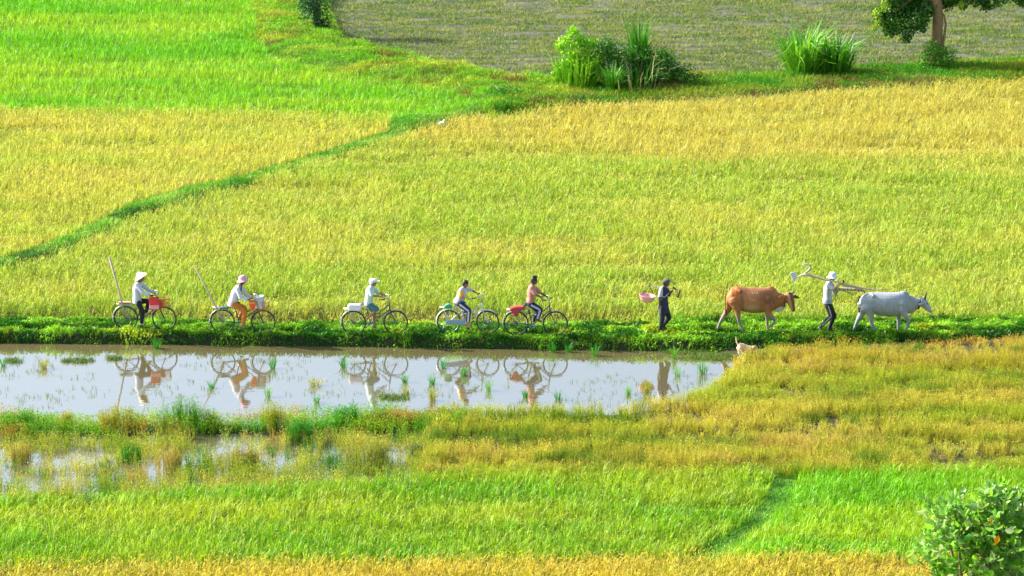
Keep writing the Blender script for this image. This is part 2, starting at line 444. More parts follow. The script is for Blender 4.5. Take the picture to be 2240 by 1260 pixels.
# ================================================================== rice and weeds
def rice(name, poly, sp, hgt, nb, palette, label, ripe=0.0, w=.013, lean=.16, seed=1, extra=None, thin=None, dens=None):
    X, Y = grid_pts(poly, sp)
    if dens is not None:
        k = rng.random(len(X)) < dens(X, Y); X = X[k]; Y = Y[k]
    n0 = fbm(X, Y, 5.5, 1.6, s=seed, o=4); n1 = fbm(X, Y, .7, .4, s=seed+50, o=2)
    H = hgt*(.78 + .35*n0 + .22*(n1-.5)) * rng.uniform(.74, 1.14, len(X))
    dip = fbm(X, Y, 4.5, .8, s=seed+7, o=3)
    H = H*(1 - .45*sstep(dip, .60, .72))
    runt = rng.random(len(X)) < .09; H = np.where(runt, H*.62, H)
    v = Veg()
    N = len(X); base = np.stack([X, Y, gz(X, Y)-.03], 1)
    Hc = palette(X, Y, rng.random(N))*(rng.uniform(.72, 1.14, (N, 1))*(1.12-.3*fbm(X, Y, .45, .3, s=seed+3, o=2))[:, None])
    Hc[runt] *= np.array([.62, .85, .8])
    for j in range(nb):
        a = rng.uniform(0, 2*np.pi, N); r = rng.uniform(0, .05, N)
        B = base + np.stack([np.cos(a)*r, np.sin(a)*r, 0*a], 1)
        h = H*rng.uniform(.7, 1.08, N); cc = Hc*rng.uniform(.84, 1.14, (N, 1))
        ln = lean*rng.uniform(.3, 1.7, N) + .06
        v.blades(B, h, w*rng.uniform(.7, 1.3, N), a + .25, ln, rng.uniform(.02, .42, N), cc*.92, np.clip(cc*1.06, 0, .95))
    if ripe > 0:
        for j in range(3):
            k = rng.random(N) < ripe; n = k.sum()
            a = rng.uniform(0, 2*np.pi, n)
            top = base[k] + np.stack([np.cos(a)*.06, np.sin(a)*.06, H[k]*rng.uniform(.72, .98, n)], 1)
            cc = extra[None]*rng.uniform(.8, 1.15, (n, 1))
            D = np.stack([np.cos(a), np.sin(a), 0*a], 1); Pn = np.stack([-np.sin(a), np.cos(a), 0*a], 1)*.011
            q1 = top + D*.05 + np.array([0, 0, .02]); q2 = top + D*.12 + np.array([0, 0, -.05])
            v.add(np.stack([top, q1-Pn, q1+Pn, q2], 1), [(0, 1, 2), (1, 3, 2)], cc)
    o = v.build(name, M_RICE); tag(o, label, 'rice field', kind='stuff'); return o
KA = .93   # picture colour -> leaf colour
def pal_mid(x, y, r):
    n = fbm(x, y, 7, 2.2, s=21, o=4); m_ = fbm(x, y, 1.2, .7, s=22, o=3)
    c = mixc(S(170, 202, 62), S(208, 212, 88), (n-.36)*2.4 + (m_-.5)*1.3 + (r-.5)*.3)
    px, py = proj(x, y, .4+0*x)
    edge = 300 + 30*np.clip((px-1050)/500, 0, 1) + (fbm(x, y, 6, 3, s=25)-.5)*50
    t = np.clip((edge-py)/22, 0, 1)
    o_ = mixc(S(210, 208, 96), S(214, 200, 86), (m_-.3)*2)
    return mixc(c, o_, t)*KA
def pal_left(x, y, r):
    n = fbm(x, y, 5, 1.8, s=33, o=4)
    return mixc(S(188, 210, 72), S(214, 212, 92), (n-.33)*2.6 + (r-.5)*.4)*KA
def pal_green(x, y, r):
    n = fbm(x, y, 7, 1.8, s=44, o=4)
    return mixc(S(118, 202, 16), S(172, 216, 44), (n-.33)*2.6 + (r-.5)*.3)*KA
def pal_near(x, y, r):
    n = fbm(x, y, 4, 1.4, s=55, o=4)
    px, py = proj(x, y, .3+0*x)
    g = mixc(S(132, 194, 24), S(186, 210, 46), (n-.33)*2.4 + (r-.5)*.4)
    return g*KA
def pal_bottom(x, y, r):
    n = fbm(x, y, 2, .9, s=66, o=3)
    return mixc(S(200, 200, 60), S(222, 202, 72), (n-.3)*2.4 + (r-.5)*.5)*KA
behind = [(float(a), float(tyre(a)+1.35)) for a in np.linspace(-26, 26, 40)]
zc = .42
pm = [p[:2] for p in W([(a, b-11) for a, b in DIAG_LO], zc)] + [p[:2] for p in W([(1060, 238), (1240, 212), (1600, 198), (1900, 174), (2240, 156), (2700, 134)], zc)] + behind[::-1]
rice('rice_field', pm, .17, .56, 10, pal_mid, 'wide lime yellow rice field behind the riders turning orange yellow at its far edge', ripe=.5, extra=S(212, 208, 90, KA), seed=2)
pl_ = [p[:2] for p in W([(a, b+2) for a, b in DIAG_UP[:9]], .2)] + [p[:2] for p in W([(858, 238), (600, 226), (0, 218), (-500, 214)], zc)]
rice('rice_field', pl_, .18, .58, 10, pal_left, 'yellow ripening rice field on the left beyond the diagonal bund', ripe=.6, extra=S(216, 212, 86, KA), seed=4)
pg = [p[:2] for p in W([(-500, 216), (0, 220), (600, 228), (858, 240), (960, 236), (1055, 214), (985, 178), (850, 164), (700, 140), (604, 110), (560, 70), (534, -140), (-500, -140)], zc)]
rice('rice_field', pg, .19, .55, 10, pal_green, 'vivid green young rice field in the upper left corner', seed=6, lean=.12)
zn = .28
edgeL = [(1688, 1008), (1672, 1060), (1645, 1098), (1585, 1136), (1525, 1168), (1480, 1192)]
edgeR = [(1570, 1192), (1612, 1168), (1672, 1115), (1722, 1068), (1750, 1008)]
pn = [p[:2] for p in W([(-500, 1062), (0, 1052), (500, 1036), (900, 1020), (1200, 1008)] + edgeL + [(1000, 1200), (0, 1213), (-500, 1218)], zn)]
rice('rice_field', pn, .15, .54, 11, pal_near, 'mid green rice field in the foreground left of the small grassy bund', ripe=.15, extra=S(200, 205, 70, KA), seed=8, w=.012)
pr = [p[:2] for p in W(edgeR + [(1900, 1004), (2700, 1000), (2700, 1190), (2240, 1190), (1800, 1190)], zn)]
rice('rice_field', pr, .15, .5, 12, lambda x, y, r: pal_near(x, y, r)*np.array([1.0, 1.12, .7]), 'bright green rice field in the foreground right of the small grassy bund', seed=9, w=.012)
pb = [p[:2] for p in W([(-500, 1219), (0, 1215), (1000, 1201), (1600, 1193), (2240, 1191), (2700, 1191), (2700, 1420), (-500, 1420)], zn)]
rice('rice_field', pb, .15, .5, 11, pal_bottom, 'golden ripe rice field along the bottom edge', ripe=.8, extra=S(226, 206, 78, KA), seed=10, w=.012)

def turf(name, poly, sp, hf, pal, label, material=None, w=.012, lean=.09, nb=3, cat='grass', leafy=0.0, dens=None, ls=.05, zoff=-.02):
    X, Y = grid_pts(poly, sp, .5)
    if dens is not None:
        k = rng.random(len(X)) < dens(X, Y); X = X[k]; Y = Y[k]
    v = Veg(); N = len(X); G = gz(X, Y)+zoff; base = np.stack([X, Y, G], 1); H = hf(X, Y); Hc = pal(X, Y)
    for j in range(nb):
        a = rng.uniform(0, 2*np.pi, N); h = H*rng.uniform(.5, 1.15, N)
        B = base + rng.uniform(-.5, .5, (N, 3))*np.array([sp, sp, 0])
        cc = Hc*rng.uniform(.7, 1.25, (N, 1))
        v.blades(B, h, w*rng.uniform(.7, 1.4, N), a, lean*rng.uniform(.3, 1.5, N), rng.uniform(0, .3, N), cc)
    if leafy > 0:
        n = int(N*leafy); k = rng.integers(0, N, n)
        P = base[k] + np.stack([rng.uniform(-.05, .05, n), rng.uniform(-.05, .05, n), H[k]*rng.uniform(.2, 1.0, n)], 1)
        v.leaves(P, ls*rng.uniform(.6, 1.3, n), Hc[k]*rng.uniform(.7, 1.3, (n, 1)), asp=.55)
    o = v.build(name, material or M_GRASS); tag(o, label, cat, kind='stuff'); return o
# footpath turf and its bank
xx = np.linspace(-26, 26, 60)
P_path = [(float(a), float(wedge(a)-.09)) for a in xx] + [(float(a), float(tyre(a)+1.6)) for a in xx[::-1]]
def path_h(x, y):
    t = tyre(x); track = np.exp(-((y-t-.02)/.13)**2)
    e = np.exp(-((y-(wedge(x)+.30))/.16)**2)
    return (.05 + .20*fbm(x, y, .4, s=14)**1.4 + .05*e)*(.7+.6*vn(x, y, .12, s=16))*(1-.55*track) + .14*sstep(y, t+.9, t+1.5)
def path_c(x, y):
    n = fbm(x, y, .8, .4, s=15, o=3)
    c = mixc(S(50, 118, 14), S(150, 205, 48), (n-.40)*4.6)*.92*(.6+.75*vn(x, y, .16, s=13))[:, None]
    return mixc(c, c*np.array([2.0, 1.15, 1.2]), np.clip((fbm(x, y, 1.3, .6, s=17)-.62)*6, 0, .7))
turf('grass', P_path, .048, path_h, path_c, 'lush green grass and creeping weeds covering the raised footpath and its bank', nb=3, leafy=1.5, w=.016, ls=.075, dens=lambda x, y: np.where(y < wedge(x)+.34, np.clip(1.5-2.6*sstep(fbm(x, y, .30, .16, s=11, o=2), .42, .62), .5, 1), 1))
# diagonal bund
def bund_c(x, y):
    n = fbm(x, y, 1.0, .5, s=18); return mixc(mixc(S(100, 180, 40), S(170, 215, 85), (n-.3)*2.4), S(40, 120, 25)[None], sstep(fbm(x, y, 2.4, 1.2, s=38), .52, .60)*.85)*.8
turf('grass', [p for p in W([(a, b+4) for a, b in DIAG_UP] + [(a, b+9) for a, b in DIAG_LO[::-1]], .1)], .085, lambda x, y: .10+.16*fbm(x, y, .7, s=19), bund_c, 'short green grass on the narrow diagonal bund between the yellow fields', nb=4, w=.015, leafy=.5)
P_weedbund2 = W([(485, -140), (525, 70), (585, 118), (690, 148), (840, 170), (970, 186), (1040, 222), (1065, 246), (1245, 222), (1240, 166), (1130, 158), (1000, 130), (850, 104), (750, 78), (722, 20), (728, -140)], .2)
def weed_c(x, y):
    n = fbm(x, y, 1.6, .8, s=23, o=3); m_ = fbm(x, y, 2.4, .9, s=24, o=3)
    c = mixc(S(130, 205, 45), S(190, 210, 70), (n-.33)*2.6)
    return mixc(c, S(158, 140, 74)[None], sstep(m_, .66, .74)*.9)*(.7+.55*vn(x, y, .5, .35, s=29))[:, None]*.74
turf('grass', P_weedbund2, .095, lambda x, y: .08+.45*fbm(x, y, 1.0, .7, s=26)**1.6*(.6+.8*vn(x, y, .25, s=20)), weed_c, 'tangled green and rusty weeds on the broad bund in the upper middle', nb=4, w=.016, lean=.16, leafy=1.2, ls=.07, material=M_WEED)
def bb_c(x, y):
    n = fbm(x, y, 1.8, .7, s=27, o=3)
    c = mixc(S(80, 165, 30), S(175, 195, 60), (n-.33)*2.6)
    return mixc(c, S(150, 110, 80)[None], sstep(fbm(x, y, 2.0, .5, s=28), .64, .72)*.7)*.74
turf('grass', P_backbund, .10, lambda x, y: .10+.30*fbm(x, y, 1.5, .7, s=29), bb_c, 'green and straw coloured grass on the bund below the stubble field', nb=4, w=.016, lean=.14, leafy=.8, ls=.06, material=M_WEED)
# stubble
def stub_d(x, y):
    row = .5+.5*np.sin(y*2*np.pi/.42 + fbm(x, y, 3, s=30)*5)
    return np.clip(.25 + .5*row + (fbm(x, y, 1.3, .35, s=32)-.43)*3.6, 0, 1)
turf('stubble', P_stub, .13, lambda x, y: .09+.12*fbm(x, y, 1, .4, s=34), lambda x, y: mixc(S(118, 165, 58), S(190, 200, 104), (fbm(x, y, 1.0, .3, s=35)-.33)*2.8)*.60,
     'pale green stubble in rows on the harvested field at the top right', nb=4, w=.022, lean=.12, cat='stubble', dens=stub_d, material=M_WEED)
turf('grass', P_nearbund, .055, lambda x, y: .05+.09*fbm(x, y, .6, s=36), lambda x, y: mixc(S(100, 188, 45), S(155, 218, 85), (fbm(x, y, .5, s=37)-.3)*2.4)*.95,
     'soft short grass on the small bund curving through the foreground rice', nb=4, w=.010, leafy=.6, ls=.035)
# hillside grass is out of the picture: bare sheet is enough

def herbs(v, X, Y, H, Rr, cols, nleaf=70, nst=9, ls=.035, zb=None):
    """airy weed clumps: stems and many small leaves, vectorised"""
    N = len(X); z0 = gz(X, Y) if zb is None else zb
    for j in range(nst):
        a = rng.uniform(0, 2*np.pi, N); l = Rr*rng.uniform(.2, 1, N)
        B = np.stack([X + np.cos(a)*.04, Y + np.sin(a)*.04, z0-.05], 1)
        v.blades(B, H*rng.uniform(.6, 1.05, N)+.05, .010, a, l, .02, cols*.85)
    for j in range(nleaf):
        a = rng.uniform(0, 2*np.pi, N); t = rng.random(N)**.75; r = Rr*np.sqrt(rng.random(N))*(.35+.65*t)
        P = np.stack([X+np.cos(a)*r, Y+np.sin(a)*r, z0 + H*t*(1-.25*(r/Rr)**2) + .02], 1)
        v.leaves(P, ls*rng.uniform(.6, 1.5, N), cols*rng.uniform(.65, 1.3, (N, 1)), asp=.42)
# strip of weeds between pond and marsh
P_strip = W([(-500, 905), (0, 905), (560, 905), (850, 895), (1000, 900), (1020, 950), (900, 955), (560, 952), (0, 962), (-500, 962)], ZW)
X, Y = grid_pts(P_strip, .20); k = rng.random(len(X)) < np.clip(1.0 - .8*sstep(fbm(X, Y, 1.1, .9, s=61), .56, .66), .35, 1); X = X[k]; Y = Y[k]
n = fbm(X, Y, 1.6, .8, s=62); m_ = fbm(X, Y, 2.3, .8, s=63)
c = mixc(S(105, 180, 35), S(190, 215, 60), (n-.35)*2.8); c = mixc(c, S(205, 160, 80)[None], sstep(m_, .58, .68)*.8)*.74
v = Veg(); herbs(v, X, Y, .16+.55*fbm(X, Y, 1.2, s=64)*rng.uniform(.6, 1.3, len(X)), .19*rng.uniform(.8, 1.5, len(X)), c, nleaf=85, ls=.042)
tag(v.build('weeds', M_WEED), 'row of leafy green weeds along the low bund between the pond and the marsh', 'weeds', kind='stuff')
turf('grass', W([(-500, 925), (560, 925), (850, 915), (1000, 915), (1020, 945), (560, 945), (-500, 948)], ZW), .075, lambda x, y: .20+.20*fbm(x, y, .8, s=67),
     lambda x, y: mixc(S(40, 130, 25), S(90, 175, 35), fbm(x, y, .7, s=68))*.6, 'dark green grass under the weeds on the low bund beside the pond', nb=4)
# marsh weeds standing in shallow water
P_m2 = W([(-500, 960), (0, 960), (900, 955), (960, 960), (960, 1045), (700, 1092), (0, 1115), (-500, 1115)], ZW)
X, Y = grid_pts(P_m2, .16); g = fbm(X, Y, .95, .75, s=71, o=3)
px, py = proj(X, Y, 0*X+ZW)
k = rng.random(len(X)) < np.clip(1.1 - 1.1*sstep(g, .42, .53) - .1*sstep(py, 1010, 1060), .07, .95); X = X[k]; Y = Y[k]
n = fbm(X, Y, .9, .6, s=72); m_ = fbm(X, Y, 1.8, .9, s=73)
c = mixc(S(160, 185, 58), S(208, 208, 88), (n-.35)*2.8); c = mixc(c, S(188, 160, 92)[None], sstep(m_, .56, .68)*.7); c = mixc(c, S(80, 150, 40)[None], sstep(fbm(X, Y, 1.1, s=74), .60, .68))*.74
v = Veg(); herbs(v, X, Y, .18+.34*rng.random(len(X)), .15*rng.uniform(.7, 1.5, len(X)), c, nleaf=46, nst=10, ls=.036, zb=np.maximum(gz(X, Y), ZW-.08))
tag(v.build('weeds', M_WEED), 'thin olive and rusty weeds standing in the shallow marsh water at lower left', 'weeds', kind='stuff')
# yellow weedy rice on the right of the pond
P_y = W([(1610, 800, ZW), (1640, 785, ZW), (1700, 778, ZW), (1800, 772, ZW), (1950, 766, ZW), (2240, 752, ZW), (2700, 735, ZW), (2700, 1052), (1200, 1056), (1000, 1072), (900, 1060), (930, 975), (950, 925), (1050, 915), (1330, 910), (1500, 888), (1560, 850)], ZW)
X, Y = grid_pts(P_y, .165)
g = fbm(X, Y, 2.2, .55, s=81, o=3); k = rng.random(len(X)) < np.clip(1.1 - 1.0*sstep(g, .56, .66), .34, 1); X = X[k]; Y = Y[k]
n = fbm(X, Y, 3.0, .9, s=82, o=4); m_ = fbm(X, Y, 1.0, .5, s=83)
c = mixc(S(186, 202, 62), S(222, 212, 90), (n-.38)*3.0 + (m_-.5)*.8)*rng.uniform(.7, 1.12, (len(X), 1)); c = mixc(c, S(232, 184, 80)[None], np.clip((Y+4.5)/3.5, 0, 1)*np.clip((X-4)/4, 0, 1)*sstep(fbm(X, Y, 2.2, .8, s=87), .3, .55)*.7); c = mixc(c, S(216, 190, 104)[None], sstep(fbm(X, Y, 1.8, .6, s=84), .62, .72)*.6)
c = mixc(c, S(105, 150, 40)[None], sstep(fbm(X, Y, 2.2, .5, s=85), .57, .66)*.85)*.86
Hh = (.24+.30*fbm(X, Y, 1.5, .7, s=86))*(1-.35*sstep(fbm(X, Y, 2.2, .55, s=81, o=3), .52, .62))*rng.uniform(.7, 1.25, len(X))
v = Veg(); herbs(v, X, Y, Hh, .17*rng.uniform(.7, 1.3, len(X)), c, nleaf=42, nst=20, ls=.032)
tag(v.build('weeds', M_WEED), 'dense yellow weedy rice stand filling the ground right of the pond', 'weeds', kind='stuff')
# ================================================================== single plants
def leaf_blades(v, c0, n, h, spread, w, ca, cb, lean=.5, droop=.25, up=.0):
    a = rng.uniform(0, 2*np.pi, n); r = spread*np.sqrt(rng.random(n))
    B = np.stack([c0[0]+np.cos(a)*r, c0[1]+np.sin(a)*r, np.full(n, c0[2])], 1)
    cc = mixc(ca, cb, rng.random(n))
    v.blades(B, h*rng.uniform(.45, 1.1, n), w*rng.uniform(.6, 1.3, n), a+rng.normal(0, .5, n), lean*rng.uniform(.1, 1.3, n), droop*rng.uniform(0, 1.5, n), cc)
def clumps(v, cs, per, ls, ca, cb, asp=.5, flat=0.0):
    """cs: list of (centre, (rx,ry,rz)); leaves on and inside each lump"""
    for c, rad in cs:
        n = int(per*rad[0]*rad[2]*40)
        d = rng.normal(0, 1, (n, 3)); d /= np.linalg.norm(d, axis=1)[:, None]
        r = rng.random(n)**.5*(1+.45*(vn(d[:, 0]*2.1+c[0]*3, d[:, 2]*2.1+d[:, 1]+c[2]*3, .8)-.45))*np.where(rng.random(n) < .10, 1.3, 1.08)
        P = np.array(c) + d*r[:, None]*np.array(rad)
        t = rng.random()
        v.leaves(P, ls*rng.uniform(.6, 1.4, n), mixc(ca, cb, rng.random(n)*.6+t*.4)*rng.uniform(.8, 1.2, (n, 1)), asp=asp, flat=flat)
def root_at(name, px, py, label, cat, group=None, zadd=0.0):
    x, y, _ = gp(px, py, .15); z = float(gz(x, y))
    e = empty(name, (x, y, z+zadd)); tag(e, label, cat, group); return e
def scl(o): return 7800/((o.location.y-CAMY)*_cp + (CAMZ-o.location.z)*_sp)   # px per metre there
# --- rice tufts standing in the pond (x, base y, height px, colour)
G1, G2, G3 = S(70, 165, 40, .62), S(120, 190, 60, .62), S(170, 175, 60, .78)
TUFT = [
 (342, 762, 30, G1, 'bushy light green tuft at the foot of the bank below the leftmost rider'),
 (96, 806, 30, G3, 'olive weed tuft in the far left of the pond'),
 (8, 800, 26, G1, 'small green tuft at the left edge of the pond'),
 (462, 848, 22, G1, 'green tuft in the pond under the reflection of the pink hatted rider'),
 (597, 806, 36, G1, 'upright green tuft in the pond below the front wheel of the second bicycle'),
 (690, 842, 20, G3, 'low spreading straw tuft in the middle of the pond'),
 (692, 880, 26, G1, 'small green tuft just below the low straw tuft in the pond'),
 (752, 804, 34, G1, 'green tuft in the pond below the rear wheel of the third bicycle'),
 (586, 868, 34, G2, 'pale thin tuft near the weeds below the second bicycle'),
 (886, 836, 26, G1, 'short green tuft in the pond below the front wheel of the third bicycle'),
 (888, 862, 22, G3, 'olive weed tuft at the end of a green patch in the pond'),
 (946, 840, 32, G1, 'slanting green tuft in the pond between the third and fourth bicycles'),
 (946, 876, 36, G3, 'faded yellow tuft in the pond near its lower bank'),
 (970, 806, 34, G1, 'green tuft in the pond below the rear wheel of the silver bicycle'),
 (1013, 822, 30, G1, 'leaning green tuft in the pond below the silver bicycle'),
 (1068, 854, 34, G2, 'thin pale green tuft in the pond right of the silver bicycle reflection'),
 (1149, 868, 24, G1, 'small dark green tuft in the pond below the fifth bicycle'),
 (1220, 874, 28, G1, 'leaning tuft in the pond below the front wheel of the fifth bicycle'),
 (1208, 770, 34, G1, 'left one of three green tufts against the bank right of the fifth bicycle'),
 (1244, 770, 32, G1, 'middle one of three green tufts against the bank right of the fifth bicycle'),
 (1300, 778, 40, G1, 'right and tallest of three green tufts against the bank right of the fifth bicycle'),
 (1474, 784, 40, G2, 'tall thin tuft at the bank just right of the walking man'),
 (1374, 862, 24, G2, 'pale green tuft in the pond left of the reed tuft under the walking man'),
 (1415, 858, 38, G3, 'olive reed tuft in the pond below the walking man'),
 (1537, 818, 40, G2, 'pale weedy tuft near the right end of the pond'),
 (1482, 822, 28, G2, 'round grey green tuft in the right part of the pond'),
]
for px, py, hp, cc, lab in TUFT:
    x, y, _ = gp(px, py, ZW); v = Veg(); h = hp/80.0
    low = 'spreading' in lab
    n = 46 if not low else 60
    leaf_blades(v, (x, y, ZW-.04), n, h*.92+.03, .055 if not low else .12, .011, cc*.85, cc*1.3, lean=(.62 if not low else 1.3)*h, droop=.15)
    if cc is G3 or 'bushy' in lab or 'weedy' in lab:
        herbs(v, np.array([x, x+.08, x-.1]), np.array([y, y+.03, y-.03]), np.array([h, h*.7, h*.8]), np.array([.12, .12, .12]), np.stack([cc, cc*1.2, cc*.9]), nleaf=24, nst=6, ls=.03, zb=np.full(3, ZW))
    o = v.build('rice_tuft', M_GRASS, origin=(x, y, ZW)); tag(o, lab, 'grass tuft', 'grass tufts standing in the pond')
BUSH = [  # base px, width px, height px, colours, label
 (45, 940, 46, 62, G2, 'pale green weed bush at the left end of the low bund'),
 (150, 938, 30, 44, G3, 'small yellowish weed bush second from the left on the low bund'),
 (258, 938, 62, 60, G3, 'broad yellow green weed bush on the low bund left of the first rider reflection'),
 (395, 938, 58, 82, G2, 'tallest bright green weed bush on the low bund, between the first two rider reflections'),
 (445, 942, 36, 60, G2, 'green weed bush just right of the tallest bright one'),
 (600, 942, 50, 72, G3, 'yellow green weed bush on the low bund below the second bicycle'),
 (660, 966, 42, 62, G1, 'darker green weed bush leaning towards the marsh below the low bund'),
 (768, 936, 50, 60, G1, 'dense dark green weed bush on the low bund below the third bicycle'),
 (835, 930, 34, 54, G2, 'light green weed bush on the low bund below the flat green mat'),
 (285, 1010, 30, 44, G1, 'round dark green bush in the marsh at lower left'),
 (370, 1030, 46, 60, np.array(S(188, 174, 85, .7)), 'tan brown weed bush in the marsh below the tallest green one'),
 (805, 1022, 54, 74, np.array(S(170, 178, 75, .7)), 'large olive weed bush in the marsh near its right end'),
 (915, 1000, 30, 36, np.array(S(130, 150, 80, .6)), 'grey green bush at the right end of the marsh water'),
 (50, 1010, 34, 50, np.array(S(176, 168, 80, .7)), 'straw coloured weed bush at the left edge of the marsh'),
 (540, 1020, 36, 52, np.array(S(170, 165, 80, .7)), 'olive weed bush in the middle of the marsh'),
]
for px, py, hw_, hp, cc, lab in BUSH:
    x, y, _ = gp(px, py, ZW+.03); v = Veg(); k_ = 84.0; R_ = hw_/k_; h = hp/k_; n = max(8, int(R_*34))
    a = rng.uniform(0, 6.28, n); q = np.sqrt(rng.random(n))*R_*.75
    X_, Y_ = x+np.cos(a)*q, y+np.sin(a)*q*.6; hh = h*(1-.45*(q/R_)**2)*rng.uniform(.75, 1.1, n)
    herbs(v, X_, Y_, hh, np.full(n, .15), mixc(np.array(cc)*.9, np.array(cc)*1.3, rng.random(n)), nleaf=80, nst=12, ls=.036, zb=np.full(n, ZW+.02))
    o = v.build('weed_bush', M_WEED, origin=(x, y, ZW+.02)); tag(o, lab, 'bush', 'weed bushes along the low bund and in the marsh')
# flat mats of green on the water
X, Y = [], []
for (a, b, rx, ry) in ((860, 870, 38, 7), (170, 790, 36, 5), (30, 790, 20, 5), (250, 785, 18, 4), (1560, 782, 60, 7), (1500, 770, 60, 6)):
    n = int(rx*6); q = rng.uniform(0, 6.28, n); r = np.sqrt(rng.random(n))
    for i in range(n):
        g = gp(a+math.cos(q[i])*rx*r[i], b+math.sin(q[i])*ry*r[i], ZW); X.append(g[0]); Y.append(g[1])
# thin stray stems scattered over the water
for i in range(1700):
    px = rng.uniform(-100, 1560); py = rng.uniform(775, 900)
    if vn(np.array([px]), np.array([py]), 90, 20, 5)[0] > .52:
        g = gp(px, py, ZW); X.append(g[0]); Y.append(g[1])
X = np.array(X); Y = np.array(Y); v = Veg(); n = len(X)
for j in range(3):
    v.blades(np.stack([X, Y, np.full(n, ZW-.03)], 1)+rng.uniform(-.04, .04, (n, 3))*np.array([1, 1, 0]), rng.uniform(.06, .17, n), .010, rng.uniform(0, 6.28, n), rng.uniform(.02, .14, n), rng.uniform(0, .4, n), mixc(S(70, 140, 40), S(150, 165, 70), rng.random(n))*.6)
tag(v.build('water_weeds', M_GRASS), 'sparse floating green mats and stray stems on the pond surface', 'weeds', kind='stuff')

# --- shrubs and tall grass on the back bunds
def stem_mb(c, hs, n, r, spread):
    s = MB()
    for i in range(n):
        a = rng.uniform(0, 6.28); b = Vector(c); t = b + Vector((math.cos(a)*spread*rng.uniform(.3, 1), math.sin(a)*spread*rng.uniform(.3, 1), hs*rng.uniform(.6, 1)))
        m_ = (b+t)/2 + Vector((0, 0, hs*.1)); s.tube([b, m_, t], [r, r*.7, r*.3], 5)
    return s
M_STEM = mat('twig', (.18, .14, .07), .9)
# light green bush
e = root_at('bush', 1262, 188, 'light green leafy bush, leftmost of the tangle on the back bund', 'bush'); k = scl(e); x0, y0, z0 = e.location
v = Veg(); P = lambda px, py, dy=0: pp(px, py, y0+dy)
clumps(v, [(P(1254, 70), (.26, .25, .24)), (P(1238, 92), (.30, .3, .24)), (P(1268, 90), (.32, .3, .28)), (P(1294, 96), (.28, .25, .22)), (P(1222, 100), (.16, .2, .16)), (P(1262, 130), (.55, .45, .5)), (P(1250, 160), (.5, .4, .45)), (P(1220, 160), (.25, .3, .3)), (P(1290, 140), (.4, .4, .5))], 50, .16, S(110, 190, 28, .9), S(180, 225, 50, .9))
leaf_blades(v, (x0, y0-.2, z0), 260, 1.6, .8, .05, S(90, 180, 30, .78), S(160, 210, 60, .78), lean=.7)
v.build('foliage', M_LEAF, parent=e, origin=e.location); stem_mb(e.location, 1.9, 7, .03, .5).build('stems', M_STEM, e)
# dark thicket with canes
e = root_at('bush', 1400, 186, 'dark green thicket in the middle of the back bund with straw coloured dead canes', 'bush'); x0, y0, z0 = e.location
v = Veg()
clumps(v, [(P(1315, 118), (.6, .5, .5)), (P(1330, 100), (.4, .4, .35)), (P(1300, 150), (.6, .5, .5)), (P(1340, 130), (.75, .6, .6)), (P(1390, 132), (.8, .6, .75)), (P(1440, 140), (.7, .6, .6)), (P(1480, 160), (.5, .5, .35)), (P(1360, 160), (.7, .6, .45)), (P(1420, 165), (.8, .6, .4)), (P(1455, 120), (.35, .35, .25))], 60, .10, S(45, 110, 22, .85), S(90, 160, 40, .85))
leaf_blades(v, (x0-.5, y0-.3, z0), 190, 1.2, 1.1, .045, S(45, 115, 26, .78), S(105, 165, 55, .78), lean=1.3, droop=.4)
leaf_blades(v, (x0-.3, y0-.9, z0), 34, 1.5, 1.1, .035, S(190, 190, 130, .7), S(215, 205, 160, .7), lean=1.2)
v.build('foliage', M_LEAF, parent=e, origin=e.location); stem_mb(e.location, 1.6, 9, .02, 1.1).build('stems', M_STEM, e)
# tall reed grass
e = root_at('reed_grass', 1396, 180, 'tall upright dark green reed grass rising out of the thicket', 'grass clump'); x0, y0, z0 = e.location
v = Veg(); leaf_blades(v, (x0, y0, z0), 200, 2.6, .32, .05, S(40, 120, 25, .78), S(100, 180, 45, .78), lean=.55, droop=.08)
v.build('foliage', M_LEAF, parent=e, origin=e.location)
# small spiky clump in front
e = root_at('grass_clump', 1340, 200, 'spiky bright green grass clump in front of the thicket', 'grass clump'); x0, y0, z0 = e.location
v = Veg(); leaf_blades(v, (x0, y0, z0), 140, 1.15, .22, .04, S(70, 160, 35, .78), S(130, 205, 60, .78), lean=.6, droop=.1)
v.build('foliage', M_LEAF, parent=e, origin=e.location)
# round low dark bush at the right end
e = root_at('bush', 1478, 184, 'low rounded dark bush at the right foot of the thicket', 'bush'); x0, y0, z0 = e.location
v = Veg(); clumps(v, [(P(1460, 140), (.5, .5, .45)), (P(1490, 158), (.6, .5, .4)), (P(1520, 172), (.55, .5, .22)), (P(1470, 170), (.6, .5, .35))], 60, .08, S(30, 95, 20, .78), S(65, 140, 35, .78))
v.build('foliage', M_LEAF, parent=e, origin=e.location); stem_mb(e.location, .9, 6, .02, .5).build('stems', M_STEM, e)
# small dark bush left
e = root_at('bush', 1103, 214, 'small round dark green bush left of the thicket beside the field corner', 'bush'); x0, y0, z0 = e.location
v = Veg(); clumps(v, [(P(1095, 196), (.35, .35, .28)), (P(1118, 202), (.42, .4, .26)), (P(1085, 206), (.3, .3, .2))], 70, .07, S(35, 120, 20, .78), S(75, 165, 35, .78))
v.build('foliage', M_LEAF, parent=e, origin=e.location); stem_mb(e.location, .5, 5, .015, .3).build('stems', M_STEM, e)
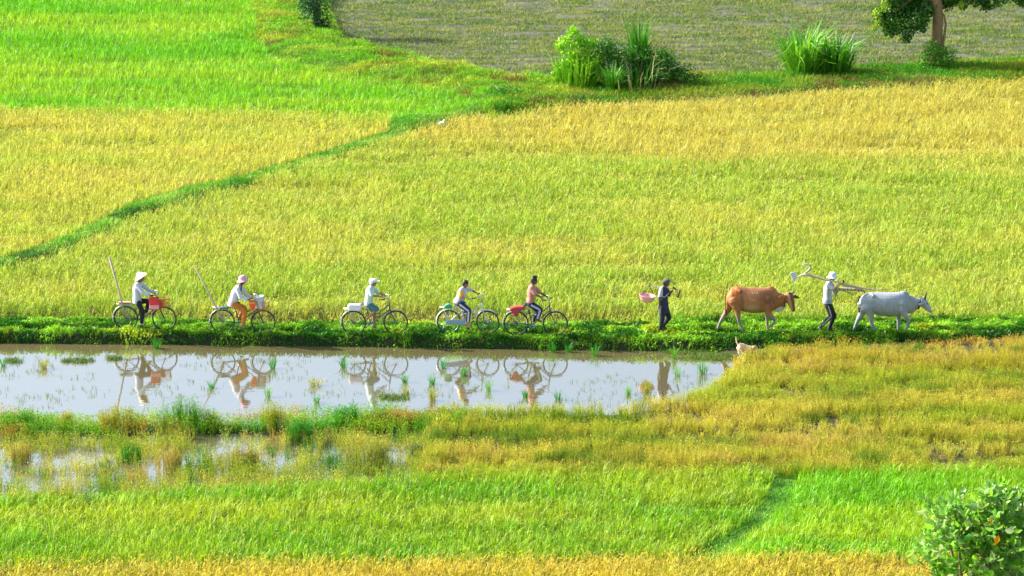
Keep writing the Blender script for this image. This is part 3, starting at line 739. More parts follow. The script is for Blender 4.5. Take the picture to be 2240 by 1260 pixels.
# right reed clump, light
e = root_at('reed_grass', 1756, 158, 'bright green arching reed grass clump right of the centre on the back bund', 'grass clump'); x0, y0, z0 = e.location
v = Veg(); leaf_blades(v, (x0, y0, z0), 330, 2.1, .60, .06, S(80, 175, 30, .78), S(160, 220, 70, .78), lean=1.5, droop=.35)
v.build('foliage', M_LEAF, parent=e, origin=e.location)
e = root_at('reed_grass', 1826, 160, 'darker green reed grass clump just left of the tree, behind the bright one', 'grass clump'); x0, y0, z0 = e.location
v = Veg(); leaf_blades(v, (x0, y0, z0), 240, 1.75, .55, .055, S(50, 130, 22, .78), S(120, 190, 50, .78), lean=1.1, droop=.28)
clumps(v, [(P(1830, 120), (.45, .4, .5))], 50, .08, S(30, 95, 20, .78), S(60, 130, 35, .78))
v.build('foliage', M_LEAF, parent=e, origin=e.location)
# dark tree at the top edge
e = root_at('bush', 690, 66, 'dark blue green bush cut off by the top edge left of the stubble field', 'bush'); x0, y0, z0 = e.location
v = Veg(); clumps(v, [(P(690, 30), (.6, .5, .6)), (P(672, 8), (.5, .5, .5)), (P(708, 48), (.45, .4, .4)), (P(700, -10), (.7, .6, .8)), (P(715, -50), (.8, .7, .7)), (P(680, 0), (.45, .4, .5)), (P(702, 52), (.35, .3, .3)), (P(740, -60), (.6, .6, .6))], 55, .09, S(32, 88, 50, .78), S(60, 120, 80, .78))
v.build('foliage', M_LEAF, parent=e, origin=e.location); stem_mb(e.location, 2.4, 5, .04, .5).build('stems', M_STEM, e)
# --- the tree
e = root_at('tree', 2046, 142, 'tree with a stout tan trunk and drooping dark crown at the top right', 'tree'); x0, y0, z0 = e.location
M_BARK = mat('bark', (.30, .18, .09), .9, noise=.35, scale=7, bump=.05)
b = MB(); T = lambda px, py, dy=0: Vector(pp(px, py, y0+dy))
b.tube([T(2046, 144), T(2048, 110), T(2050, 70), T(2052, 40), T(2050, 10), T(2046, -30)], [.30, .23, .21, .21, .20, .17], 14)
tr = b.build('trunk', M_BARK, e)
limbs = [([T(2050, 5), T(2030, -15), T(1995, -5), T(1960, 25), T(1940, 45)], .11), ([T(2048, 0), T(2020, 0, .3), T(1990, 30, .4), T(1985, 55, .4)], .08),
         ([T(2050, -10), T(2090, -50), T(2140, -40), T(2190, -10)], .12), ([T(2050, -20), T(2100, -80, 1), T(2180, -90, 1), T(2250, -30, 1)], .12),
         ([T(2046, -30), T(2030, -90), T(1990, -110), T(1950, -60)], .12), ([T(2046, -30), T(2060, -100), T(2080, -160)], .14)]
for P_, r0 in limbs:
    bb = MB(); n = len(P_); bb.tube(P_, [r0*(1-.75*i/(n-1)) for i in range(n)], 8); bb.build('branch', M_BARK, e)
bb = MB(); bb.tube([T(2059, 142, -.1), T(2062, 100, -.1), T(2069, 55, -.1), T(2066, 35, -.1), T(2056, 20)], [.07, .055, .045, .04, .03], 7); bb.build('branch', M_BARK, e)
v = Veg()
cl = []
for (a, b_, r, dy) in ((1935, 42, .42, 0), (1925, 30, .35, 0), (1950, 18, .45, .3), (1958, 55, .4, -.3), (1945, 70, .28, 0), (1972, 35, .45, 0), (1985, 62, .34, -.6), (1982, 84, .22, -.6), (1990, 15, .5, .4), (2010, 40, .42, -.4), (2015, 60, .28, -.6), (2030, 20, .4, 0), (2010, 5, .5, .5), (1960, -8, .5, 0),
               (2045, -5, .45, .5), (2070, 8, .32, .4), (2080, -8, .4, .2), (2095, 2, .3, 0), (2120, -12, .5, 0), (2150, 6, .28, 0), (2160, 14, .22, 0), (2180, -5, .4, 0), (2235, 2, .3, .8), (2220, -20, .5, .8), (2105, 14, .16, 0),
               (1940, -40, .7, 0), (1990, -60, .9, .5), (2050, -80, 1.0, 0), (2110, -90, 1.0, .8), (2170, -70, .9, 0), (2230, -70, .8, .6), (2060, -150, 1.0, 0), (2130, -150, .9, 0), (1980, -120, .8, 0)):
    cl.append((pp(a, b_, y0+dy), (r, r, r*.85)))
clumps(v, cl, 90, .115, S(40, 100, 25, .78), S(95, 155, 50, .78), asp=.6)
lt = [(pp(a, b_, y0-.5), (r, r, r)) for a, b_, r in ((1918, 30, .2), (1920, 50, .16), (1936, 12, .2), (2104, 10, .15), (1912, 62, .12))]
clumps(v, lt, 60, .12, S(140, 190, 50, .78), S(185, 215, 70, .78))  # sunlit left edges of the crown, put into the leaf colour
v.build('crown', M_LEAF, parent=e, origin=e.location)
e = root_at('bush', 2044, 148, 'bright green creeper bush growing around the foot of the tree trunk', 'bush'); x0, y0, z0 = e.location
v = Veg(); P = lambda px, py, dy=0: pp(px, py, y0+dy-.4)
clumps(v, [(P(2038, 100), (.3, .3, .28)), (P(2050, 112), (.42, .4, .3)), (P(2070, 116), (.35, .35, .26)), (P(2028, 122), (.35, .35, .3)), (P(2060, 132), (.55, .45, .3)), (P(2020, 140), (.3, .3, .22)), (P(2082, 134), (.3, .3, .22))], 55, .10, S(60, 140, 25, .78), S(130, 195, 45, .78))
v.build('foliage', M_LEAF, parent=e, origin=e.location); stem_mb(e.location, .8, 6, .02, .5).build('stems', M_STEM, e)
# --- the scrap of white on the far bund
x, y, _ = gp(967, 258, .3); e_ = MB(); z = float(gz(x, y))
e_.ell((x, y, z+.10), (.15, .10, .09)); e_.ell((x+.08, y, z+.19), (.05, .06, .08)); e_.ell((x-.10, y, z+.07), (.08, .07, .05))
o = e_.build('plastic_scrap', mat('white_plastic', (.8, .8, .82), .5), org=(x, y, z), remesh=.015, sm=2)
tag(o, 'small crumpled white scrap lying on the green bund at the field corner', 'litter')
# --- big glossy shrub on the hillside, bottom right
sy = CAMY+45.0; sx = (2190-1120)/7800*46.4; sz = float(gz(sx, sy))
e = empty('shrub', (sx, sy, sz)); tag(e, 'glossy broad leaved green shrub in the bottom right corner with an orange leaf', 'shrub')
m, nt = newmat('shrub_leaf'); N = nt.nodes; L = nt.links
a = attr(nt); gm = N.new('ShaderNodeNewGeometry'); mx = N.new('ShaderNodeMix'); mx.data_type = 'RGBA'
pale = N.new('ShaderNodeMix'); pale.data_type = 'RGBA'; pale.inputs[0].default_value = .35; pale.inputs[7].default_value = (.30, .40, .20, 1)
L.new(a.outputs['Color'], pale.inputs[6]); L.new(gm.outputs['Backfacing'], mx.inputs[0]); L.new(a.outputs['Color'], mx.inputs[6]); L.new(pale.outputs[2], mx.inputs[7])
d = N.new('ShaderNodeBsdfPrincipled'); d.inputs['Roughness'].default_value = .28; d.inputs['Specular IOR Level'].default_value = .75; t = N.new('ShaderNodeBsdfTranslucent'); L.new(mx.outputs[2], d.inputs['Base Color']); L.new(mx.outputs[2], t.inputs[0])
ms = N.new('ShaderNodeMixShader'); ms.inputs[0].default_value = .45; L.new(d.outputs[0], ms.inputs[1]); L.new(t.outputs[0], ms.inputs[2])
o = N.new('ShaderNodeOutputMaterial'); L.new(ms.outputs[0], o.inputs[0]); M_SHRUB = m
b = MB(); LP = []; LD = []
tips = []
rs = random.Random(5)
lobes = [(2055, 1110, .30, .0), (2030, 1165, .22, .3), (2080, 1090, .2, .3), (2150, 1075, .28, -.2), (2180, 1062, .2, .2), (2210, 1085, .25, 0), (2120, 1120, .35, -.3), (2180, 1130, .4, -.4), (2090, 1170, .4, -.3), (2150, 1200, .45, -.5), (2220, 1180, .45, -.2), (2075, 1235, .4, 0), (2150, 1270, .45, -.4), (2230, 1270, .5, 0), (2280, 1150, .5, 0), (2290, 1260, .5, 0), (2100, 1320, .5, 0), (2200, 1340, .6, 0), (2060, 1290, .3, .2), (2250, 1100, .35, .2)]
for (a_, b_, r, dy) in lobes:
    c = Vector(pp(a_+8, b_+26, sy+dy)); base = Vector((sx, sy, sz)) + Vector((rs.uniform(-.2, .2), rs.uniform(-.2, .2), 0))
    mid = (base+c)/2 + Vector((rs.uniform(-.2, .2), rs.uniform(-.2, .2), .1))
    b.tube([base, mid, c], [.05, .03, .015], 6)
    for i in range(int(8+23*r*r*6)):
        q = Vector((rs.gauss(0, 1), rs.gauss(0, 1), rs.gauss(0, .8)+.3)).normalized()*r*rs.uniform(.6, 1.4)
        tip = c+q; st = c + q*.15
        b.tube([st, (st+tip)/2+Vector((0, 0, -.02)), tip], [.007, .005, .003], 4)
        dr = (tip-st).normalized()
        for kx in range(8):
            f_ = .25+.75*kx/7; LP.append(st.lerp(tip, f_)); dd = (dr*.5 + Vector((rs.gauss(0, .6), rs.gauss(0, .6), rs.gauss(.25, .45)))).normalized(); LD.append(dd)
b.build('stems', mat('shrub_stem', (.25, .22, .10), .8), e)
Pn = np.array(LP); Dn = np.array(LD); n = len(Pn)
side = np.cross(Dn, rng.normal(0, 1, (n, 3))*np.array([.5, .5, 1.3])); side /= np.linalg.norm(side, axis=1)[:, None]
up = np.cross(side, Dn); ln = rng.uniform(.09, .16, n)[:, None]; wd = ln*.27
k0 = Pn; k1 = Pn+Dn*ln*.35+side*wd+up*wd*.35; k2 = Pn+Dn*ln*.35-side*wd+up*wd*.35; k3 = Pn+Dn*ln*.75+side*wd*.75+up*wd*.1; k4 = Pn+Dn*ln*.75-side*wd*.75+up*wd*.1
k5 = Pn+Dn*ln-up*ln*.12; k6 = Pn+Dn*ln*.5-up*ln*.02
v = Veg(); cc = mixc(S(84, 168, 20, .9), S(172, 222, 60, 1.0), rng.random(n))
sel = rng.random(n) < .12; cc[sel] = S(200, 220, 150, .78)  # some leaves paled: gloss highlights put into the leaf colour
v.add(np.stack([k0, k1, k2, k3, k4, k5, k6], 1), [(0, 6, 1), (1, 6, 3), (3, 6, 5), (0, 2, 6), (2, 4, 6), (4, 5, 6)], cc)
v.build('foliage', M_SHRUB, parent=e, origin=e.location)
for (a_, b_, l_) in ((2181, 1184, .16), (2167, 1147, .09)):
    v = Veg(); p0 = np.array([pp(a_+4, b_-14, sy-1.0)]); dn = np.array([[-.35, 0, -1.0]]); dn /= np.linalg.norm(dn); sd = np.array([[1, 0, -.35]])*.24*l_; u_ = np.array([[0, -.03, 0]])
    v.add(np.stack([p0, p0+dn*l_*.4+sd, p0+dn*l_*.4-sd, p0+dn*l_, p0+dn*l_*.5+u_], 1), [(0, 4, 1), (1, 4, 3), (0, 2, 4), (2, 3, 4)], np.array([S(240, 150, 20, .8)]))
    o = v.build('dead_leaf', M_SHRUB, parent=e, origin=e.location); o['label'] = 'withered orange leaf'
# ================================================================== people, bicycles, animals
class Fr:                         # a close-up of the photograph: (x,y) in it -> world point on plane y
    def __init__(s, ox, oy, k, y0): s.ox, s.oy, s.k, s.y0 = ox, oy, k, y0
    def __call__(s, x, y, d=0.0): return Vector(pp(s.ox+x/s.k, s.oy+y/s.k, s.y0+d))
def ty(px): 
    x = gp(px, 729)[0]; return float(tyre(x))
DY = dict(head=0, neck=0, chest=0, pelvis=0, sN=-.155, sF=.155, eN=-.21, eF=.21, hN=-.24, hF=.24, lN=-.085, lF=.085, kN=-.10, kF=.10, aN=-.10, aF=.10, tN=-.10, tF=.10)
def lathe_rot(ax):                # rotation that takes +z to ax
    return Vector((0, 0, 1)).rotation_difference(Vector(ax)).to_matrix()
def hand(mb, wr, tip, curl=1.0, side=-1):
    """palm and five fingers from wrist towards tip, curling down round a bar that runs along y"""
    wr = Vector(wr); d = (Vector(tip)-wr).normalized(); y = Vector((0, 1, 0)); dn = d.cross(y).normalized()
    if dn.z > 0: dn = -dn
    ac = d.cross(dn).normalized()
    pal = wr + d*.075
    for o in (-.026, -.009, .009, .026): mb.cap(wr+d*.012+ac*o*.6, .013, pal+ac*o, .0115, 8)
    for i, (o, l) in enumerate(((-.029, .062), (-.010, .070), (.010, .066), (.028, .052))):
        q = pal+ac*o; c1 = .5*curl+.05*i; c2 = 1.35*curl; c3 = 2.3*curl
        for (cc, ll) in ((c1, .42), (c2, .33), (c3, .25)):
            n_ = q + (d*math.cos(cc)+dn*math.sin(cc))*l*ll; mb.cap(q, .0088, n_, .0080, 7); q = n_
    s_ = -1 if side < 0 else 1
    th = wr+d*.025-ac*s_*(-.022)
    q = th; t1 = q + (d*.6+dn*.7+ac*s_*.35).normalized()*.034; t2 = t1 + (d*.8+dn*.6-ac*s_*.2).normalized()*.026
    mb.cap(q, .012, t1, .010, 7); mb.cap(t1, .010, t2, .0085, 7)
def person(F, J, label, skin, shirt, pants, sleeve='long', leg='long', hs=1.0, tilt=0.0, hair=None, shoe=None, curlN=1.0, curlF=1.0, shirtcol=None, pantcol=None, belly=1.0, hem=None, feet_px=None, fat=1.0):
    P = {k: F(v[0], v[1], v[2] if len(v) > 2 else DY[k]) for k, v in J.items()}
    base = Vector((P['pelvis'].x, F.y0, float(gz(P['pelvis'].x, F.y0))))
    sk = np.array(skin)
    mb = MB(); H = P['head']; c_, s_ = math.cos(tilt), math.sin(tilt)
    def hd(x, y, z): x *= hs; y *= hs; z *= hs; return H + Vector((x*c_+z*s_, y, -x*s_+z*c_))
    HR = Matrix.Rotation(tilt, 3, 'Y')
    mb.ell(hd(-.008, 0, .022), (.094*hs, .076*hs, .092*hs), HR); mb.ell(hd(.020, 0, -.035), (.066*hs, .058*hs, .075*hs), HR)
    mb.cap(hd(.048, 0, -.082), .024*hs, hd(.02, 0, -.075), .035*hs)                       # chin
    mb.cap(hd(.083, 0, .008), .008*hs, hd(.099, 0, -.020), .012*hs, 8)                    # nose
    mb.cap(hd(.074, -.014, -.052), .008*hs, hd(.074, .014, -.052), .008*hs, 8)            # mouth
    for sg in (-1, 1):
        mb.ell(hd(-.004, .076*sg, -.004), (.018*hs, .010*hs, .028*hs), HR, 8, 6)
        mb.ell(hd(.072, .030*sg, .004), (.012*hs, .014*hs, .010*hs), HR, 8, 6)
    mb.cap(hd(-.015, 0, -.05), .046, P['neck'], .052)
    pel, ch, nk = P['pelvis'], P['chest'], P['neck']
    wst = pel.lerp(ch, .45); top = ch.lerp(nk, .72)
    mb.loft([pel-(ch-pel)*.22, pel, wst, ch, top, nk], [.06, .095, .08, .095, .07, .04], [.10, .135, .112, .13, .115, .05], n=18)
    for q in 'NF':
        s, e_, h = P['s'+q], P['e'+q], P['h'+q]; sd = -1 if q == 'N' else 1
        d = (h-e_).normalized(); wr = h-d*.065
        mb.chain([top.lerp(s, .4), s, e_, wr], [.06, .047, .036, .025]); hand(mb, wr, h+d*.05, curlN if q == 'N' else curlF, sd)
        l, k_, a, t = P['l'+q], P['k'+q], P['a'+q], P['t'+q]
        mb.chain([l, k_, a], [.078*fat, .052, .036])
        mb.cap(k_.lerp(a, .18)-Vector((.012, 0, 0)), .046, k_.lerp(a, .5)-Vector((.008, 0, 0)), .040)   # calf
        f = (t-a); heel = a + Vector((-.03, 0, -.025))
        mb.cap(a, .035, heel, .030); mb.cap(heel, .028, t-f*.18, .032); mb.cap(t-f*.3, .030, t, .020)
        for i in range(5): mb.cap(t-f*.15+Vector((0, (i-2)*.015, 0)), .011, t+f.normalized()*(.022-.004*abs(i-1))+Vector((0, (i-2)*.016, -.004)), .008, 6)
    eyes = [np.array(hd(.082, .030*g, .006)) for g in (-1, 1)]; mo = np.array(hd(.080, 0, -.052)); brow = [np.array(hd(.080, .030*g, .024)) for g in (-1, 1)]
    def bc(co):
        c = np.repeat(sk[None], len(co), 0)*(1+.10*(vn(co[:, 0]*9, co[:, 2]*9, 1)-.5))[:, None]
        for E in eyes: c[np.linalg.norm(co-E, axis=1) < .013] = (.015, .01, .01)
        for E in brow: c[np.linalg.norm((co-E)*np.array([1, .6, 1.6]), axis=1) < .010] = (.03, .02, .015)
        c[np.linalg.norm((co-mo)*np.array([1, .6, 1.4]), axis=1) < .016] = sk*np.array([1.0, .6, .6])
        return c
    root = mb.build('person', M_BODY, org=base, col=bc, remesh=.0068, sm=2)
    tag(root, label, 'person')
    # shirt
    m2 = MB(); hm = F(*hem[:2]) if hem else pel-(ch-pel)*.30
    m2.loft([hm, hm.lerp(wst, .45), wst, ch, top, nk+(nk-top)*-.15], [.125*belly, .125*belly, .112*belly, .122, .100, .066], [.165, .168, .150, .165, .150, .075], n=20)
    for q in 'NF':
        s, e_, h = P['s'+q], P['e'+q], P['h'+q]; m2.chain([top.lerp(s, .35), s], [.075, .066])
        if sleeve == 'long': m2.chain([s, e_, h-(h-e_).normalized()*.085], [.066, .056, .046])
        elif sleeve == 'short': m2.chain([s, s.lerp(e_, .85)], [.068, .062])
    sh = m2.build('shirt', M_CLOTH, root, col=shirtcol(P) if shirtcol else np.array(shirt), remesh=.011, sm=2)
    # trousers
    m3 = MB(); m3.loft([pel+(ch-pel)*.22, pel, pel-(ch-pel)*.28], [.108, .118, .09], [.148, .156, .13], n=18)
    for q in 'NF':
        l, k_, a = P['l'+q], P['k'+q], P['a'+q]
        if leg == 'long': m3.chain([l, k_, a-(a-k_).normalized()*.02], [.097*fat, .074*fat, .056*fat])
        elif leg == 'short': m3.chain([l, l.lerp(k_, .92)], [.098, .085])
    m3.build('shorts' if leg == 'short' else 'trousers', M_CLOTH, root, col=pantcol(P) if pantcol else np.array(pants), remesh=.011, sm=2)
    if hair is not None:
        mh = MB(); mh.ell(hd(-.016, 0, .040), (.098*hs, .083*hs, .088*hs), HR); mh.ell(hd(-.045, 0, .0), (.066*hs, .078*hs, .085*hs), HR)
        hb = mh.build('hair', mat('black_hair', (.018, .013, .012), .5, noise=.4, scale=60, bump=.006), root, remesh=.009, sm=1)
    if shoe is not None:
        for q in 'NF':
            a, t = P['a'+q], P['t'+q]; ms_ = MB(); d = t-a
            ms_.cap(a+Vector((-.035, 0, -.035)), .034, t, .030); ms_.cap(a+Vector((-.02, 0, -.02)), .042, a.lerp(t, .5)+Vector((0, 0, -.01)), .036)
            ms_.build('shoe', mat('shoe%d' % (hash(shoe) % 999), shoe, .7), root, remesh=.010, sm=1)
    return root, P, hd, HR
def bar(mb, p, q, r=.012, n=8): mb.tube([p, q], r, n)
def bicycle(px_r, py_r, px_f, py_f, label, paint, guard=None, mud=(.55, .57, .6), r=.345, crank=90, rack=True, basket=None, steer=0, plate=None, fender=True, tyre_c=(.03, .03, .035)):
    y0 = ty((px_r+px_f)/2)
    A = Vector(pp(px_r, py_r, y0)); B = Vector(pp(px_f, py_f, y0)); wb = B.x-A.x
    zg = A.z-r; root = empty('bicycle', (A.x, y0, zg)); tag(root, label, 'bicycle', 'bicycles ridden in file along the footpath')
    dz = (B.z-A.z)/wb
    k = wb/1.10
    def L(x, z, y=0.0): return Vector((A.x+x*k, y0+y, zg+z+dz*x*k))
    def G(x, z, y=0.0):           # a point of the steered part
        px_ = L(.95, .5); p = L(x, z, y); d = p-px_; a = R(steer)
        return Vector((px_.x+d.x*math.cos(a)+d.y*math.sin(a), px_.y-d.x*math.sin(a)+d.y*math.cos(a), p.z))
    MP = mat('paint_%d' % (int(paint[0]*1e4)), paint, .3, noise=.1); MS = mat('steel', (.45, .45, .46), .3, .85); MR = mat('rubber', tyre_c, .8); MM = mat('mudguard_%d' % int(mud[0]*1e4), mud, .35, .3)
    f = MB(); BB = L(.45, .31); t_ = .016
    f.tube([L(.955, .70), L(.93, .90)], .020, 10); f.tube([L(.95, .72), BB], t_, 8); f.tube([L(.935, .86), L(.66, .62), L(.395, .55)], t_*.9, 8)
    f.tube([BB, L(.345, .74)], t_, 8); f.cap(BB+Vector((0, -.035, 0)), .026, BB+Vector((0, .035, 0)), .026)
    for s in (-1, 1):
        f.tube([L(.45, .31, .03*s), L(0, r, .055*s)], .009, 6); f.tube([L(0, r, .055*s), L(.375, .66, .02*s)], .008, 6)
    f.build('frame', MP, root)
    fk = MB()
    for s in (-1, 1): fk.tube([G(.955, .70, .01*s), G(.965, .66, .045*s), G(1.03, .50, .05*s), G(1.10, r, .05*s)], [.012, .012, .010, .008], 8)
    fk.build('fork', MP, root)
    hb = MB(); hb.tube([G(.935, .88), G(.905, 1.08)], .012, 8)
    bp = []
    for yy, xx_, zz in ((-.28, .74, 1.06), (-.27, .82, 1.085), (-.18, .91, 1.10), (-.06, .925, 1.09), (0, .915, 1.08), (.06, .925, 1.09), (.18, .91, 1.10), (.27, .82, 1.085), (.28, .74, 1.06)): bp.append(G(xx_, zz, yy))
    hb.tube(bp, .011, 8); h_ = hb.build('handlebar', MS, root)
    for s in (-1, 1):
        g = MB(); g.tube([G(.72, 1.055, .282*s), G(.83, 1.088, .272*s)], .017, 8); g.build('grip', MR, h_)
    for nm, cen, fn in (('wheel', (0, r), L), ('wheel', (1.10, r), G)):
        def wp(rad, a, y): return fn(cen[0]+rad*math.cos(a)/k, cen[1]+rad*math.sin(a), y)
        wr_ = MB(); n = 44
        wr_.tube([wp(r-.034, 2*math.pi*i/n, 0) for i in range(n)], .007, 6, closed=True)
        for i in range(28):
            a = 2*math.pi*i/28; b_ = a+(.55 if i % 2 else -.55); wr_.tube([wp(.022, b_, .022 if i % 4 < 2 else -.022), wp(r-.034, a, 0)], .0016, 3)
        wr_.cap(wp(0, 0, -.045), .020, wp(0, 0, .045), .020)
        wo_ = wr_.build('wheel', MS if paint[0] > .3 else mat('dull_rim', (.10, .10, .10), .5, .4), root)
        ty_ = MB(); ty_.tube([wp(r-.019, 2*math.pi*i/n, 0) for i in range(n)], .0205, 8, closed=True); ty_.build('tyre', MR, wo_)
        if fender:
            a0, a1 = ((-15, 195), (55, 190))[0 if fn is L else 1]
            if fn is L: a0, a1 = 40, 200
            mg = MB(); m_ = 22; pts = [R(a0+(a1-a0)*i/m_) for i in range(m_+1)]
            for i in range(m_+1):
                for (rad, yy) in ((r+.022, -.028), (r+.036, 0), (r+.022, .028), (r+.018, .024), (r+.031, 0), (r+.018, -.024)): mg.v.append(wp(rad, pts[i], yy))
                if i:
                    for j in range(6): mg.f.append(((i-1)*6+j, (i-1)*6+(j+1) % 6, i*6+(j+1) % 6, i*6+j))
            mg.f.append((0, 1, 2, 3, 4, 5)); q = m_*6; mg.f.append((q+5, q+4, q+3, q+2, q+1, q))
            mgo = mg.build('mudguard', MM, root)
            st = MB()
            for s in (-1, 1): st.tube([wp(.0, 0, .06*s), wp(r+.02, R(a1-25), .03*s)], .003, 4)
            st.build('stay', MS, mgo)
    sd = MB(); sd.ell(L(.30, .895), (.12, .085, .038)); sd.cap(L(.36, .90), .045, L(.46, .895), .022); sd.build('saddle', mat('black_leather', (.03, .028, .03), .5), root, remesh=.012, sm=2)
    sp = MB(); sp.tube([L(.345, .72), L(.325, .87)], .011, 8); sp.build('seat_post', MS, root)
    ck = MB(); ca = R(crank); dx, dzz = .165*math.cos(ca), .165*math.sin(ca)
    n1 = BB+Vector((dx, -.07, -dzz)); n2 = BB+Vector((-dx, .07, dzz))
    ck.tube([BB+Vector((0, -.055, 0)), n1], .010, 6); ck.tube([BB+Vector((0, .055, 0)), n2], .010, 6)
    ck.tube([BB+Vector((.09*math.cos(2*math.pi*i/24), -.045, .09*math.sin(2*math.pi*i/24))) for i in range(24)], .006, 5, closed=True)
    for i in range(5): a = 2*math.pi*i/5; ck.tube([BB+Vector((0, -.045, 0)), BB+Vector((.09*math.cos(a), -.045, .09*math.sin(a)))], .006, 4)
    cko = ck.build('crank', MS, root)
    for n_, s in ((n1, -1), (n2, 1)):
        pd = MB(); pd.box(n_+Vector((0, .05*s, 0)), (.085, .09, .022)); pd.build('pedal', MR, cko, smooth=False)
    if guard is not None:
        cg = MB(); cg.loft([L(-.09, r), L(-.03, r), L(.2, .33), L(.45, .315), L(.56, .31)], [.045, .062, .075, .098, .07], [.012]*5, n=14); 
        for i, v_ in enumerate(cg.v): cg.v[i] = v_+Vector((0, -.055, 0))
        cg.build('chain_guard', mat('guard_%d' % int(guard[0]*1e4), guard, .35, .2), root)
    if rack:
        rk = MB()
        for yy in (-.06, 0, .06): rk.tube([L(-.26, .755, yy), L(.28, .745, yy)], .006, 5)
        for xx_ in (-.26, -.08, .10, .28): rk.tube([L(xx_, .752, -.065), L(xx_, .752, .065)], .006, 5)
        for s in (-1, 1): rk.tube([L(0, r, .06*s), L(-.16, .75, .065*s)], .005, 5); rk.tube([L(0, r, .06*s), L(.02, .75, .065*s)], .005, 5); rk.tube([L(.28, .745, .05*s), L(.36, .70, .02*s)], .005, 5)
        rk.build('rear_rack', MS if plate is None else mat('rack_%d' % int(plate[0]*1e4), plate, .5), root)
    kd = MB(); kd.tube([L(.02, r-.02, -.07), L(-.13, .52, -.085)], .009, 6); kd.build('kickstand', MP, root)
    if basket is not None:
        bk = MB(); w2, d2 = .16, .13; c = (1.10, .80)
        for j, zz in enumerate((.68, .74, .80, .86, .93)):
            q = .8+.2*j/4; pts = [G(c[0]+a*w2*q, zz, b*d2*q) for a, b in ((-1, -1), (1, -1), (1, 1), (-1, 1))]; bk.tube(pts, .006 if zz < .93 else .010, 5, closed=True)
        for i in range(-3, 4):
            for b in (-1, 1): bk.tube([G(c[0]+w2*.8*i/3, .68, b*d2*.8), G(c[0]+w2*i/3, .93, b*d2)], .004, 4)
            for a in (-1, 1): bk.tube([G(c[0]+a*w2*.8, .68, d2*.8*i/3), G(c[0]+a*w2, .93, d2*i/3)], .004, 4)
            bk.tube([G(c[0]+w2*.8*i/3, .68, -d2*.8), G(c[0]+w2*.8*i/3, .68, d2*.8)], .004, 4)
        bk.build('basket', mat('basket_%d' % int(basket[0]*1e4), basket, .5), root)
    return root, L, G, y0
def hexf(F, *a): return (F.ox+a[0]/F.k, F.oy+a[1]/F.k)
def bk_px(Z, a, b): return (Z[0]+a/Z[2], Z[1]+b/Z[2])
SK_L = (.50, .27, .16); SK_M = (.30, .15, .085); SK_D = (.16, .075, .045)
BLK = (.02, .02, .022)
# ------------------------------------------------------------------ rider 1
Z1 = (200, 540, 6.3); F = Fr(*Z1, ty(305))
bicycle(*bk_px(Z1, 475, 978), *bk_px(Z1, 1005, 988), 'black bicycle with a wooden board on the rack and a white rear mudguard tip, leftmost', (.035, .035, .04), mud=(.4, .4, .38), crank=90, basket=(.6, .16, .05))
root, P, hd, HR = person(F, dict(head=(688, 432), neck=(655, 492), chest=(625, 575), pelvis=(632, 735), sN=(632, 520), sF=(680, 512), eN=(705, 628), eF=(785, 592), hN=(835, 672, -.24), hF=(878, 640, .24),
    lN=(640, 760), kN=(705, 895), aN=(690, 1052), tN=(745, 1078), lF=(650, 750), kF=(800, 745), aF=(745, 900), tF=(810, 925)),
    'person in a conical straw hat, white shirt and black trousers riding the leftmost bicycle', SK_M, (.50, .54, .62), (.016, .016, .02), hem=(628, 775), tilt=.12, hair=True, shoe=(.5, .45, .3), fat=.92, hs=.94)
h = MB(); ax = (F(632, 335)-F(688, 418)).normalized(); c0 = F(684, 416)
h.lathe(c0, [(.205, 0), (.15, .052), (.10, .098), (.05, .140), (.012, .168), (.004, .170), (.004, .160), (.05, .130), (.10, .088), (.15, .042), (.198, -.004), (.205, 0)], lathe_rot(ax), 32)
h.build('conical_hat', mat('palm_straw', (.70, .58, .44), .8, noise=.12, scale=30), root)
# pole and boards
def pole(name, F, a, b, ra, rb, label, cat, col=(.40, .33, .27), blade=None, d=-.10):
    A_, B_ = F(*a, d), F(*b, d); e = empty(name, (B_.x, B_.y, float(gz(B_.x, B_.y)))); tag(e, label, cat)
    m_ = MB(); mid = A_.lerp(B_, .5)+Vector((.012, 0, .008)); m_.tube([B_, mid, A_], [rb, (ra+rb)/2, ra], 8); m_.build('shaft', mat('grey_wood', col, .85, noise=.25, scale=12), e)
    return e, A_, B_
e, A_, B_ = pole('carrying_pole', F, (252, 165), (470, 960), .030, .020, 'greyish wooden pole with a pale tip standing up from the leftmost bicycle rack', 'pole')
m_ = MB(); m_.cap(A_, .032, F(246, 138, -.10), .014); m_.build('tip', mat('pale_wood', (.62, .55, .50), .8), e, remesh=.008, sm=1)
bm_ = MB(); cA = F(455, 762); bm_.box(cA, (.36, .16, .024)); bm_.box(cA+Vector((-.02, 0, -.03)), (.40, .05, .02))
tag(bm_.build('board', mat('weathered_board', (.42, .27, .18), .8, noise=.3, scale=9), org=cA, smooth=False, bevel=.003), 'short brown wooden board lying on the rack of the leftmost bicycle', 'board')
